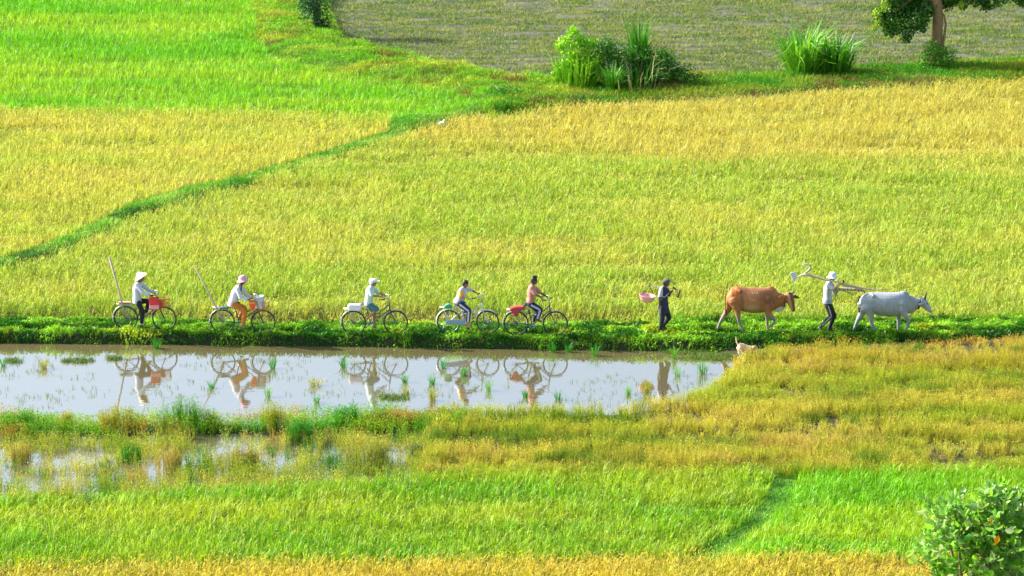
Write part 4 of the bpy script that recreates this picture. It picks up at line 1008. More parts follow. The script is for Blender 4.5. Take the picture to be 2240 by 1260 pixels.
# red bags
def bag(F, pts, depth, col, name, label, handle=None, d=0, cat='bag', stripe=None):
    q = [F(a, b, d) for a, b in pts]; c0 = sum(q, Vector())/len(q); m_ = MB(); n = len(q)
    for s, kk in ((-1, .86), (-.6, 1), (.6, 1), (1, .86)):
        for p_ in q: m_.v.append(c0+(p_-c0)*kk+Vector((0, s*depth/2, 0)))
    m_.f.append(tuple(range(n-1, -1, -1))); m_.f.append(tuple(3*n+i for i in range(n)))
    for j in range(3):
        for i in range(n): m_.f.append((j*n+i, j*n+(i+1) % n, (j+1)*n+(i+1) % n, (j+1)*n+i))
    z_ = min(p_.z for p_ in q); cf = None
    if stripe is not None:
        zs = F(0, stripe[0], d).z, F(0, stripe[1], d).z
        def cf(co, c1=np.array(col), c2=np.array(stripe[2])):
            out = np.repeat(c1[None], len(co), 0); out[(co[:, 2] < zs[0]) & (co[:, 2] > zs[1])] = c2; return out
    if handle:
        e = empty(name, (c0.x, c0.y, z_)); tag(e, label, cat)
        m_.build('bag_body', M_CLOTH, e, col=cf or np.array(col), remesh=.012, sm=3)
        for s in (-.3, .3):
            hm = MB(); pts_ = [F(a, b, d+s*depth) for a, b in handle]; hm.tube(pts_, .007, 6); hm.build('handle', mat('strap_dark', (.10, .06, .05), .8), e)
        return e
    o = m_.build(name, M_CLOTH, org=(c0.x, c0.y, z_), col=cf or np.array(col), remesh=.012, sm=3); tag(o, label, cat); return o
bag(F, [(790, 700), (925, 690), (935, 868), (800, 868)], .13, (.72, .045, .05), 'shopping_bag', 'red bag with a pale pink patch hanging from the handlebar of the leftmost bicycle', handle=[(830, 700), (835, 672), (880, 665), (915, 695)], d=-.22, stripe=(800, 850, (.75, .35, .36)))
bag(F, [(935, 722), (1000, 735), (985, 840), (945, 870)], .12, (.75, .16, .05), 'sack', 'orange red bundle in the front basket of the leftmost bicycle', d=0)
# ------------------------------------------------------------------ rider 2
Z2 = (400, 560, 7.0); F = Fr(*Z2, ty(530))
bicycle(*bk_px(Z2, 608, 1000), *bk_px(Z2, 1232, 1010), 'teal black bicycle with a grey bucket in its front basket', (.03, .08, .075), mud=(.28, .31, .32), crank=70, basket=(.6, .05, .03))
def strp(P):
    def f(co):
        c = np.repeat(np.array([[.85, .42, .12]]), len(co), 0); c[co[:, 1] > F.y0+.02] = (.45, .16, .06); return c
    return f
root, P, hd, HR = person(F, dict(head=(925, 375), neck=(868, 455), chest=(805, 560), pelvis=(765, 722), sN=(838, 505), sF=(900, 490), eN=(885, 640), eF=(975, 600), hN=(1020, 672, -.24), hF=(1075, 640, .24),
    lN=(775, 735), kN=(950, 835), aN=(925, 1045), tN=(1000, 1085), lF=(790, 735), kF=(940, 800), aF=(860, 955), tF=(930, 985)),
    'person in a pink sun hat, white blouse and orange trousers riding the second bicycle', SK_M, (.56, .56, .62), (.52, .18, .025), hem=(745, 765), tilt=.25, hair=True, pantcol=None, fat=1.05, hs=.94, belly=1.05)
h = MB(); ax = Vector((-.16, 0, 1)).normalized(); c0 = F(916, 366)
h.lathe(c0, [(.165, -.03), (.135, .0), (.108, .030), (.106, .070), (.090, .112), (.045, .132), (.002, .136), (.002, .129), (.043, .125), (.084, .106), (.100, .068), (.102, .025), (.13, -.006), (.160, -.035), (.165, -.03)], lathe_rot(ax), 28)
h_ = h.build('sun_hat', mat('pink_cloth', (.74, .34, .47), .9, noise=.15, scale=25), root)
h = MB(); h.ell(c0+Vector((.03, -.075, .06)), (.030, .018, .028)); h.build('hat_flower', mat('rose_cloth', (.62, .12, .28), .9), h_)
h = MB(); h.chain([hd(-.02, -.05, -.06), P['neck']+Vector((.06, -.10, -.02)), P['chest']+Vector((.155, -.12, .04))], [.024, .020, .014], 8); h.build('scarf', mat('navy_cloth', (.03, .04, .09), .9), root)
e, A_, B_ = pole('carrying_pole', F, (185, 178), (612, 985), .014, .030, 'grey wooden pole leaning back from the second bicycle behind the pink hatted rider', 'pole')
bq = MB(); c0 = F(1178, 705); ax = Vector((-.22, 0, 1)).normalized()
bq.lathe(c0-ax*.15, [(.002, 0), (.120, 0), (.125, .01), (.150, .29), (.158, .30), (.158, .31), (.146, .31), (.118, .02), (.002, .012)], lathe_rot(ax), 28)
tag(bq.build('bucket', mat('grey_plastic', (.55, .57, .62), .5), org=c0-ax*.15), 'large light grey bucket standing in the front basket of the second bicycle', 'bucket')
bag(F, [(1000, 700), (1060, 670), (1110, 700), (1110, 800), (1070, 850), (1035, 800)], .12, (.78, .10, .03), 'shopping_bag', 'bright red orange bag hanging behind the bucket on the second bicycle', d=-.2, stripe=(700, 725, (.85, .35, .06)))
bag(F, [(560, 785), (600, 770), (700, 775), (705, 805), (560, 810)], .12, (.05, .14, .15), 'rolled_mat', 'dark teal rolled cloth on the rack of the second bicycle', cat='roll')
# ------------------------------------------------------------------ rider 3
Z3 = (720, 580, 7.875); F = Fr(*Z3, ty(820))
bicycle(*bk_px(Z3, 424, 990), *bk_px(Z3, 1147, 985), 'black bicycle with grey mudguards and a white bundle on the rack, third from left', (.03, .04, .045), mud=(.30, .34, .37), crank=155)
root, P, hd, HR = person(F, dict(head=(762, 300), neck=(722, 362), chest=(702, 455), pelvis=(672, 655), sN=(703, 408), sF=(765, 405), eN=(740, 528), eF=(850, 478), hN=(935, 545, -.24), hF=(965, 520, .24),
    lN=(690, 690), kN=(825, 765), aN=(690, 890), tN=(650, 935), lF=(705, 690), kF=(775, 810), aF=(765, 1040), tF=(815, 1075)),
    'person in a white cap, pale mint shirt and teal shorts riding the third bicycle', SK_M, (.50, .62, .60), (.06, .17, .18), sleeve='short', leg='short', hem=(668, 690), tilt=.08, hair=True, hs=.93)
P['tN'] = P['tN']
h = MB(); h.ell(hd(-.012, 0, .062), (.106, .090, .066)); h.cap(hd(-.045, 0, .0), .075, hd(-.05, 0, .05), .08); h_ = h.build('cap', mat('white_cloth', (.84, .82, .90), .9), root, remesh=.01, sm=2)
h = MB(); h.ell(hd(.115, 0, .060), (.085, .065, .010), Matrix.Rotation(.0, 3, 'Y')); h.build('cap_brim', mat('white_cloth', (.84, .82, .90), .9), h_)
bag(F, [(320, 690), (350, 665), (540, 668), (568, 700), (560, 760), (520, 778), (350, 775), (325, 740)], .20, (.72, .68, .74), 'bundle', 'white wrapped bundle tied on the rack of the third bicycle', cat='bundle')
# ------------------------------------------------------------------ rider 4
Z4 = (930, 580, 7.878); F = Fr(*Z4, ty(1025))
bicycle(*bk_px(Z4, 410, 972), *bk_px(Z4, 1085, 978), 'silver bicycle with a pale blue chain guard, fourth from left', (.55, .60, .62), guard=(.26, .37, .52), mud=(.70, .72, .72), r=.335, crank=60, steer=14, plate=(.6, .68, .66))
def trk(P):
    def f(co):
        c = np.repeat(np.array([[.025, .03, .10]]), len(co), 0)
        for a, b in (('lN', 'kN'), ('kN', 'aN')):
            A0 = np.array(P[a]); B0 = np.array(P[b]); d = B0-A0; t = np.clip(((co-A0)@d)/(d@d), 0, 1); q = A0+t[:, None]*d
            o = co-q; k = (o[:, 1] < -.035) & (np.abs(o[:, 0]*d[2]-o[:, 2]*d[0])/np.hypot(d[0], d[2]) < .022) & (t > .02) & (t < .99)
            c[k] = (.62, .62, .72)
        return c
    return f
def yel(P):
    def f(co):
        c = np.repeat(np.array([[.5, .5, .6]]), len(co), 0)
        s_, e_ = np.array(P['sN']), np.array(P['eN']); d = e_-s_; t = ((co-s_)@d)/(d@d); q = s_+np.clip(t, 0, 1)[:, None]*d
        c[(np.linalg.norm(co-q, axis=1) < .085) & (t > .05)] = (.80, .42, .07)
        c[(co[:, 2] < P['pelvis'].z+.10) & (co[:, 0] > P['pelvis'].x+.02)] = (.22, .24, .62)
        return c
    return f
root, P, hd, HR = person(F, dict(head=(697, 325), neck=(662, 395), chest=(632, 480), pelvis=(575, 640), sN=(622, 430), sF=(700, 405), eN=(605, 555), eF=(795, 430), hN=(735, 562, -.28), hF=(912, 492, .22),
    lN=(590, 660), kN=(752, 785), aN=(738, 985), tN=(805, 1058), lF=(610, 660), kF=(735, 760), aF=(655, 850), tF=(690, 905)),
    'bareheaded person in a white and yellow shirt and striped navy trousers riding the silver bicycle', SK_M, (.7, .7, .8), BLK, sleeve='short', hem=(550, 655), tilt=.35, hair=True, hs=.93, pantcol=trk, shirtcol=yel, shoe=(.62, .25, .12))
bag(F, [(320, 715), (350, 680), (400, 658), (450, 668), (462, 730), (330, 735)], .18, (.05, .30, .16), 'bundle', 'small green bundle on the rack of the silver bicycle', cat='bundle')
# ------------------------------------------------------------------ rider 5
Z5 = (1080, 580, 7.875); F = Fr(*Z5, ty(1170))
bicycle(*bk_px(Z5, 386, 1000), *bk_px(Z5, 1063, 1003), 'dark blue grey bicycle with a maroon bag on the rack, rightmost', (.05, .07, .09), mud=(.30, .36, .38), r=.35, crank=10)
def jean(P):
    def f(co):
        c = np.repeat(np.array([[.015, .017, .05]]), len(co), 0)
        for a, b in (('lN', 'kN'), ('kN', 'aN')):
            A0 = np.array(P[a]); B0 = np.array(P[b]); d = B0-A0; t = np.clip(((co-A0)@d)/(d@d), 0, 1); q = A0+t[:, None]*d
            o = co-q; k = (o[:, 1] < -.04) & (np.abs(o[:, 0]*d[2]-o[:, 2]*d[0])/np.hypot(d[0], d[2]) < .026) & (t > .02) & (t < .98)
            c[k] = (.42, .42, .60)  # pale streak down the near leg: a highlight painted into the cloth
        return c
    return f
root, P, hd, HR = person(F, dict(head=(700, 270), neck=(665, 342), chest=(652, 440), pelvis=(632, 645), sN=(650, 395), sF=(712, 400), eN=(725, 505), eF=(800, 472), hN=(852, 580, -.26), hF=(925, 545, .24),
    lN=(640, 675), kN=(800, 760), aN=(750, 925), tN=(815, 975), lF=(660, 680), kF=(770, 790), aF=(695, 940), tF=(720, 985)),
    'bareheaded person in a pink top and dark trousers riding the rightmost bicycle', SK_D, (.48, .21, .17), BLK, sleeve='short', hem=(628, 640), tilt=.05, hair=True, hs=.95, pantcol=jean, belly=.92)
h = MB(); h.cap(hd(-.03, 0, .11), .052, hd(.03, 0, .12), .042); h.cap(hd(-.01, 0, .13), .04, hd(.06, 0, .125), .03); h.build('hair', mat('black_hair', (.018, .013, .012), .5), root, remesh=.01, sm=1)
bag(F, [(262, 770), (290, 725), (390, 702), (515, 700), (540, 715), (480, 775), (440, 800), (400, 885), (345, 870), (325, 790)], .20, (.42, .045, .055), 'satchel', 'maroon bag slumped over the rack of the rightmost bicycle', cat='bag')
# ------------------------------------------------------------------ walker with shoulder pole
Z6 = (1370, 580, 7.873); F = Fr(*Z6, ty(1455))
def wsh(P):
    def f(co):
        c = np.repeat(np.array([[.028, .034, .075]]), len(co), 0); m_ = P['chest']
        c[(co[:, 0] < m_.x-.02) & (co[:, 2] > m_.z-.06)] = (.50, .46, .55)
        return c
    return f
root, P, hd, HR = person(F, dict(head=(690, 310), neck=(655, 375), chest=(635, 480), pelvis=(648, 700), sN=(610, 415), sF=(690, 415), eN=(572, 560), eF=(735, 520), hN=(572, 720, -.2), hF=(812, 400, .16),
    lN=(635, 760), kN=(618, 925), aN=(590, 1075), tN=(655, 1112), lF=(680, 760), kF=(735, 905), aF=(640, 1040), tF=(690, 1095)),
    'walking person in a dark cap and navy shirt carrying a shoulder pole', SK_D, (.03, .035, .08), (.02, .022, .04), sleeve='short', hem=(660, 815), tilt=.1, hair=True, hs=.96, shirtcol=wsh, belly=1.05, shoe=(.03, .03, .03), curlN=.5)
h = MB(); h.ell(hd(-.008, 0, .068), (.104, .090, .060)); h_ = h.build('cap', mat('dark_grey_cloth', (.10, .11, .12), .9), root, remesh=.01, sm=2)
h = MB(); h.ell(hd(.115, 0, .055), (.07, .06, .009)); h.build('cap_brim', mat('dark_grey_cloth', (.10, .11, .12), .9), h_)
h = MB(); h.tube([F(590, 430, -.19), F(602, 500, -.20), F(645, 560, -.20), F(690, 525, -.18), F(735, 480, -.12)], .011, 7); h.build('strap', mat('pale_strap', (.6, .58, .55), .9), root)
h = MB(); h.tube([F(575, 700, -.12), F(572, 780, -.13), F(590, 850, -.10)], [.05, .05, .035], 10); h.build('cloth_flap', mat('grey_pink_cloth', (.5, .42, .45), .9), root)
A_ = F(372, 335, -.05); B_ = F(935, 430, .10)
e = empty('shoulder_pole', (P['neck'].x, F.y0, P['neck'].z)); tag(e, 'pale bamboo shoulder pole on the walking person with a dark tool in front', 'shoulder pole')
m_ = MB(); m_.tube([A_, F(500, 360, -.03), F(655, 385, .02), F(810, 400, .07), B_], .014, 8); m_.build('bamboo', mat('bamboo', (.62, .58, .42), .6), e)
m_ = MB(); m_.tube([F(800, 375, .07), F(820, 392, .07), F(865, 425, .08)], [.020, .026, .014], 8); m_.build('lashing', mat('dark_cord', (.04, .035, .03), .9), e)
m_ = MB(); m_.box(F(908, 492, .10), (.035, .12, .21), Matrix.Rotation(.32, 3, 'Y')); m_.build('hoe_blade', mat('dark_iron', (.06, .06, .065), .5, .6), e, smooth=False, bevel=.006)
m_ = MB(); m_.tube([F(368, 335, -.05), F(400, 312, -.05), F(435, 325, -.05), F(400, 345, -.05)], .012, 7, closed=True); m_.build('knot', mat('dark_cord', (.04, .035, .03), .9), e)
c0 = F(355, 575, -.05); e = empty('carrying_basket', c0-Vector((0, 0, .14))); tag(e, 'round pale pink basin hanging behind the walking person from the shoulder pole', 'basket')
m_ = MB(); ax = Vector((.12, -.02, 1)).normalized(); m_.lathe(c0-ax*.115, [(.003, 0), (.08, .003), (.15, .04), (.20, .11), (.228, .20), (.236, .205), (.236, .214), (.220, .214), (.19, .115), (.14, .05), (.08, .018), (.003, .014)], lathe_rot(ax), 32)
m_.build('basin', mat('pink_plastic', (.78, .38, .36), .5, noise=.1, scale=8), e)
for a, b, dd in ((285, 500, -.1), (455, 480, -.1), (370, 520, .12)):
    m_ = MB(); m_.tube([F(405, 340, -.05), F((405+a)/2, (340+b)/2+10, (-.05+dd)/2), F(a, b, dd)], .006, 5); m_.build('cord', mat('dark_cord', (.04, .035, .03), .9), e)
for a, b in (((283, 500), (320, 430)), ((415, 395), (455, 470))):
    m_ = MB(); m_.tube([F(*a, -.1), F(*b, -.08)], .012, 6); m_.build('cord', mat('dark_cord', (.04, .035, .03), .9), e)
# ------------------------------------------------------------------ ploughman
Z7 = (1700, 560, 6.222); F = Fr(*Z7, ty(1812))
def trs(P):
    def f(co):
        c = np.repeat(np.array([[.014, .014, .02]]), len(co), 0)
        for a, b in (('lN', 'kN'), ('kN', 'aN')):
            A0 = np.array(P[a]); B0 = np.array(P[b]); d = B0-A0; t = np.clip(((co-A0)@d)/(d@d), 0, 1); q = A0+t[:, None]*d
            o = co-q; k = (o[:, 1] < -.03) & (np.abs(o[:, 0]*d[2]-o[:, 2]*d[0])/np.hypot(d[0], d[2]) < .014) & (t > .02) & (t < .98)
            c[k] = (.50, .50, .56)
        return c
    return f
def psh(P):
    def f(co):
        c = np.repeat(np.array([[.48, .51, .57]]), len(co), 0); z_ = P['pelvis'].z
        c[co[:, 2] < z_+.09] = (.36, .38, .46)
        k = (np.abs(co[:, 0]-(P['chest'].x+.015)) < .014) & (co[:, 2] < P['chest'].z+.02) & (co[:, 1] < F.y0); c[k] = (.20, .22, .28)
        return c
    return f
root, P, hd, HR = person(F, dict(head=(752, 290), neck=(722, 345), chest=(690, 440), pelvis=(688, 625), sN=(692, 395), sF=(745, 400), eN=(765, 448), eF=(800, 530), hN=(872, 368, -.16), hF=(835, 455, .10),
    lN=(690, 665), kN=(738, 815), aN=(605, 945), tN=(580, 1005), lF=(705, 665), kF=(775, 810), aF=(715, 975), tF=(765, 1005)),
    'person in a pale blue bucket hat, white shirt and black striped trousers carrying a plough', SK_L, (.7, .7, .75), BLK, sleeve='short', hem=(682, 640), tilt=.12, hair=True, hs=.96, pantcol=trs, shirtcol=psh, shoe=(.06, .05, .045), belly=1.1)
h = MB(); c0 = hd(-.004, 0, .02); h.lathe(c0, [(.160, -.02), (.128, .005), (.104, .030), (.100, .085), (.085, .118), (.04, .128), (.002, .130), (.002, .122), (.038, .120), (.078, .110), (.093, .08), (.097, .025), (.125, -.002), (.155, -.026), (.160, -.02)], lathe_rot((.05, 0, 1)), 28)
h.build('bucket_hat', mat('blue_white_cloth', (.62, .72, .78), .9, noise=.2, scale=14), root)
e = empty('plough', (P['neck'].x, F.y0-.1, P['neck'].z)); tag(e, 'wooden plough with a grey steel share carried over the shoulder behind the white cow', 'plough')
MW = mat('pale_plough_wood', (.52, .43, .34), .8, noise=.3, scale=12)
m_ = MB(); m_.tube([F(358, 250, -.16), F(420, 255, -.16), F(640, 320, -.16), F(860, 365, -.16), F(1000, 398, -.14), F(1180, 440, -.12), F(1360, 462, -.10), F(1525, 450, -.08)], [.045, .038, .026, .022, .022, .020, .016, .010], 9); m_.build('beam', MW, e)
m_ = MB(); m_.tube([F(325, 118, -.16), F(400, 112, -.16), F(448, 128, -.16), F(458, 158, -.16), F(425, 200, -.16), F(360, 250, -.16), F(270, 292, -.16)], [.012, .018, .026, .030, .028, .026, .022], 8); m_.build('handle', mat('grey_plough_wood', (.42, .40, .38), .8, noise=.3, scale=10), e)
m_ = MB(); q = [F(180, 232, -.13), F(242, 215, -.19), F(272, 300, -.20), F(232, 350, -.15), F(212, 330, -.12)]; nrm = Vector((0, .012, 0)); 
for s in (-1, 1): m_.v += [p_+nrm*s for p_ in q]
m_.f = [(4, 3, 2, 1, 0), (5, 6, 7, 8, 9)] + [(i, (i+1) % 5, 5+(i+1) % 5, 5+i) for i in range(5)]
m_.build('share', mat('grey_steel', (.38, .46, .60), .35, .35), e, smooth=False, bevel=.004)
e = empty('harrow', (F(980, 470).x, F.y0+.1, F(980, 470).z)); tag(e, 'bundle of pale notched wooden bars bound with dark cord, held under the plough beam', 'farm tool')
m_ = MB(); m_.tube([F(765, 440, .06), F(860, 448, .06), F(1020, 455, .06), F(1190, 478, .06)], [.040, .048, .044, .030], 10); m_.build('bar', MW, e)
m_ = MB(); m_.tube([F(860, 385, -.02), F(960, 410, -.02), F(1080, 430, -.02), F(1170, 455, .0)], [.022, .024, .022, .014], 8); m_.build('bar', MW, e)
for xx_ in (800, 850, 900, 955, 1005, 1060, 1110, 1150):
    m_ = MB(); c0 = F(xx_, 455+(xx_-900)*.03, .06); m_.tube([c0+Vector((0, .05*math.cos(t), .05*math.sin(t))) for t in np.linspace(0, 5.5, 10)], .007, 5, closed=True); m_.build('cord', mat('dark_cord', (.04, .035, .03), .9), e)
m_ = MB(); m_.tube([F(900, 330, -.05), F(905, 380, 0), F(890, 400, .02)], [.02, .03, .02], 7); m_.build('cord', mat('dark_cord', (.04, .035, .03), .9), e)
for a, b, c3 in (((1175, 455), (1190, 515), .012), ((900, 470), (960, 500), .01), ((960, 488), (1040, 535), .012), ((1075, 420), (1080, 445), .01)):
    m_ = MB(); m_.tube([F(*a, .05), F(*b, .02)], c3, 6); m_.build('peg', mat('dark_wood', (.10, .08, .06), .8), e)
m_ = MB(); m_.tube([F(950, 480, 0), F(1020, 560, 0), F(1070, 630, 0), F(1110, 672, .0)], .005, 5); m_.build('rope', mat('rope', (.45, .42, .25), .9), e)

# ------------------------------------------------------------------ cattle and dog
def cow(F, st, lab, head, legs, colf, ears, horns, tail, extra=None, sub=.016):
    """st: trunk stations (x, top, bottom, half width); legs: list of (points, side, radii)"""
    px0 = F.ox+st[len(st)//2][0]/F.k; c = F(st[len(st)//2][0], 700); base = Vector((c.x, F.y0, float(gz(c.x, F.y0))))
    m_ = MB(); C = []; ra = []; rb = []
    for x_, t, b, w_ in st:
        p = F(x_, t); q = F(x_, b); C.append((p+q)/2); ra.append((p.z-q.z)/2); rb.append(w_)
    m_.loft(C, ra, rb, n=22)
    for pts, side, rad in legs:
        m_.chain([F(a, b, side*s_) for (a, b), s_ in zip(pts, (.11, .13, .13, .13, .13, .13, .13))], rad, 12)
    for a in head: m_.cap(*a)
    for a in ears: m_.loft(*a, n=8)
    return m_, base
# brown cow
Z8 = (1550, 600, 9.0); F = Fr(*Z8, ty(1660)+.05)
st = [(352, 385, 470, .07), (385, 310, 580, .15), (440, 262, 640, .20), (530, 232, 668, .22), (620, 240, 690, .22), (720, 258, 732, .25), (850, 258, 762, .27), (980, 262, 760, .27), (1100, 262, 745, .23), (1180, 255, 742, .19), (1250, 250, 735, .16), (1310, 290, 715, .14), (1370, 345, 660, .11), (1440, 372, 610, .095), (1520, 378, 560, .085), (1580, 385, 520, .075)]
legs = [([(500, 520), (570, 690), (585, 850), (600, 950), (660, 1050), (690, 1095)], -1, [.17, .105, .058, .042, .040, .045]),
        ([(430, 520), (390, 690), (290, 840), (225, 950), (185, 1050), (165, 1105)], 1, [.16, .10, .060, .045, .036, .044]),
        ([(1170, 620), (1180, 780), (1290, 880), (1300, 940), (1240, 1010), (1190, 1035)], -1, [.14, .085, .052, .042, .036, .042]),
        ([(1190, 620), (1150, 760), (1155, 880), (1158, 980), (1162, 1060), (1170, 1100)], 1, [.13, .075, .050, .040, .038, .045])]
D = lambda a, b, d=0: F(a, b, d)
head = [(D(1580, 430, 0), .125, D(1625, 540, -.04), .100, 14), (D(1625, 540, -.04), .100, D(1668, 695, -.08), .060, 14), (D(1540, 430, 0), .10, D(1600, 580, -.02), .065, 12), (D(1610, 600, -.03), .06, D(1660, 710, -.08), .045, 10)]
ears = [([D(1540, 430, -.09), D(1470, 440, -.15), D(1415, 450, -.20), D(1375, 462, -.22)], [.030, .062, .050, .012], [.016, .020, .016, .008]),
        ([D(1650, 430, .07), D(1700, 438, .14), D(1750, 455, .19), D(1795, 470, .22)], [.030, .060, .048, .012], [.016, .020, .016, .008])]
m_, base = cow(F, st, '', head, legs, None, ears, None, None)
m_.ell(F(1215, 300), (.14, .075, .095))            # hump
m_.loft([F(1290, 640, 0), F(1370, 680, -.02), F(1450, 650, -.02), F(1500, 590, -.02)], [.10, .12, .09, .05], [.03, .022, .02, .03])    # dewlap
m_.cap(F(560, 290, -.10), .05, F(620, 330, -.165), .045)                                           # hip bones
m_.cap(F(520, 620, -.17), .09, F(560, 560, -.15), .10)
def ribs(m_, F, xs_, zt, zb_, hw, lo, hi, slant, r):
    zc_, hh = (zt+zb_)/2, (zb_-zt)/2
    for xx_ in xs_:
        P_ = []
        for q in np.linspace(lo, hi, 6):
            P_.append(F(xx_+slant*(.5-q), zc_+hh*(2*q-1), -hw*math.sqrt(1-(2*q-1)**2)+r*.45))
        m_.chain(P_, [r*.5, r, r, r, r, r*.5], 8)

m_.cap(F(1170, 480, -.15), .10, F(1230, 640, -.14), .09)
zb = base.z; hx = F(1590, 400).x; FB = F
def cowc(co):
    h_ = (co[:, 2]-zb); X_ = co[:, 0]; n = .6*fbm(co[:, 0], co[:, 2], .25, s=201)+.4*fbm(co[:, 0]+co[:, 2]*.4, co[:, 2], .05, .16, s=202); c = mixc(np.array([.44, .18, .062]), np.array([.29, .11, .038]), n*1.4-.2)
    c = mixc(c, np.array([.33, .24, .14])[None], sstep(1.0-h_ , .28, .52)*(1-sstep(X_, hx-.25, hx-.1))*.75)
    def zx(a, b, ra, rb_, ang=0):
        q = F(a, b); dx = co[:, 0]-q.x; dz = co[:, 2]-q.z; ca, sa = math.cos(ang), math.sin(ang)
        return np.exp(-(((dx*ca+dz*sa)/ra)**2 + ((dz*ca-dx*sa)/rb_)**2))
    near = (co[:, 1] < FB.y0)
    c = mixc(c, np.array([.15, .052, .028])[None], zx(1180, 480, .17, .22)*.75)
    c = mixc(c, np.array([.13, .045, .022])[None], zx(655, 500, .04, .24, .1)*.85*near)  # flank hollow: its shade is painted into the near side's coat
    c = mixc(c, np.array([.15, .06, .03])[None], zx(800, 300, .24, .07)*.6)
    c = mixc(c, np.array([.50, .33, .19])[None], zx(840, 620, .22, .11)*.75)
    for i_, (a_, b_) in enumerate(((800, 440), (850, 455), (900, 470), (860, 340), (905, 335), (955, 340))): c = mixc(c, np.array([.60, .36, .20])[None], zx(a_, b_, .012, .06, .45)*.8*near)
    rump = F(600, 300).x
    c = mixc(c, np.array([.50, .14, .02])[None], (1-sstep(X_, rump-.02, rump+.03))*sstep(h_, .98, 1.10)*.8)  # sunlit orange highlight painted on the upper rump
    c = mixc(c, np.array([.26, .23, .22])[None], sstep(.62-h_, 0, .2)*.8)
    c = mixc(c, np.array([.05, .045, .045])[None], sstep(.10-h_, 0, .03))
    dl = (np.abs(co[:, 1]-FB.y0) < .05) & (h_ < .78) & (X_ > FB(1290, 0).x) & (X_ < hx-.10); c[dl] = (.55, .54, .56)
    hd_ = X_ > hx-.05; c = np.where(hd_[:, None], mixc(np.array([.50, .26, .12]), np.array([.17, .05, .025]), sstep(X_-(hx+.03)-(1.02-h_)*.22, -.03, .03)), c)
    mz = np.linalg.norm(co-np.array(F(1672, 718, -.08)), axis=1) < .055; c[mz] = (.02, .018, .018)
    for q in (F(1632, 500, -.115), F(1650, 500, .05)): c[np.linalg.norm(co-np.array(q), axis=1) < .022] = (.01, .008, .008)
    return c
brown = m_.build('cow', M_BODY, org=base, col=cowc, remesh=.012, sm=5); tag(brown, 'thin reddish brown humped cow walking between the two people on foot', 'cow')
for a, b, c3 in ((F(1600, 385, -.05), F(1575, 372, -.09), F(1585, 352, -.11)), (F(1650, 372, .05), F(1690, 352, .09), F(1712, 300, .10))):
    h = MB(); h.tube([a, b, c3], [.026, .02, .006], 8); h.build('horn', mat('dark_horn', (.06, .045, .04), .5), brown)
h = MB(); h.tube([F(345, 375, 0), F(328, 440, -.01), F(330, 560, 0), F(335, 680, .02)], [.025, .016, .012, .010], 8); h.chain([F(335, 690, .02), F(345, 800, .03)], [.02, .03]); h.build('tail', mat('brown_tail', (.10, .055, .03), .9), brown)
h = MB(); h.tube([F(1500, 470, -.13), F(1500, 600, -.10), F(1480, 660, -.04)], .010, 6); h.build('halter', mat('dark_cord', (.04, .035, .03), .9), brown)
# white cow
Z9 = (1700, 560, 6.222); F = Fr(*Z9, ty(1950)+.05)
st = [(1112, 565, 660, .07), (1140, 530, 720, .15), (1190, 508, 755, .20), (1250, 497, 775, .22), (1330, 494, 790, .24), (1420, 497, 812, .27), (1510, 498, 826, .28), (1600, 496, 822, .26), (1670, 488, 810, .21), (1720, 490, 802, .17), (1770, 510, 790, .14), (1820, 540, 755, .11), (1870, 556, 725, .10), (1920, 568, 700, .09), (1970, 572, 680, .08)]
legs = [([(1220, 700), (1270, 790), (1275, 880), (1300, 950), (1345, 1010), (1375, 1045)], -1, [.17, .10, .06, .045, .038, .046]),
        ([(1180, 690), (1150, 790), (1095, 880), (1065, 950), (1045, 1000), (1035, 1030)], 1, [.16, .10, .058, .044, .037, .044]),
        ([(1690, 720), (1740, 800), (1790, 865), (1785, 920), (1765, 980), (1750, 1010)], -1, [.14, .085, .054, .042, .036, .042]),
        ([(1680, 720), (1655, 810), (1652, 890), (1650, 960), (1648, 1020), (1652, 1050)], 1, [.13, .078, .052, .042, .038, .045])]
head = [(F(1988, 620, 0), .112, F(2030, 670, -.02), .094, 14), (F(2030, 670, -.02), .092, F(2083, 745, -.05), .056, 14), (F(1970, 650, 0), .085, F(2050, 730, -.03), .050, 12)]
ears = [([F(1985, 640, -.08), F(1965, 650, -.14), F(1945, 662, -.19), F(1930, 672, -.21)], [.028, .052, .042, .010], [.016, .020, .016, .008]),
        ([F(2000, 620, .08), F(2005, 625, .14), F(2008, 632, .19), F(2010, 640, .22)], [.020, .038, .030, .008], [.012, .016, .012, .006])]
m_, base2 = cow(F, st, '', head, legs, None, ears, None, None)
m_.ell(F(1722, 528), (.15, .075, .115))
m_.loft([F(1780, 740, 0), F(1830, 745, -.01), F(1880, 715, -.01), F(1930, 690, 0)], [.09, .10, .07, .05], [.03, .022, .02, .03])
m_.cap(F(1290, 520, -.10), .045, F(1310, 545, -.16), .045); m_.cap(F(1230, 740, -.16), .09, F(1250, 700, -.15), .10); m_.cap(F(1700, 640, -.15), .10, F(1730, 740, -.13), .09)
pass
zb2 = base2.z; F9 = F
def whc(co):
    h_ = co[:, 2]-zb2; n = .6*fbm(co[:, 0], co[:, 2], .35, s=301)+.4*fbm(co[:, 0]+co[:, 2]*.4, co[:, 2], .05, .16, s=302); c = mixc(np.array([.38, .41, .45]), np.array([.25, .28, .33]), (n-.3)*2.2)
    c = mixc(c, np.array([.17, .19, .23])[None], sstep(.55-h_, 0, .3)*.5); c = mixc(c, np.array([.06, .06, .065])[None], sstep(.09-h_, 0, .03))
    c[np.linalg.norm(co-np.array(F9(2092, 765, -.05)), axis=1) < .05] = (.03, .03, .035)
    for q in (F9(2045, 648, -.095), F9(2045, 645, .06)): c[np.linalg.norm(co-np.array(q), axis=1) < .024] = (.01, .01, .012)
    return c
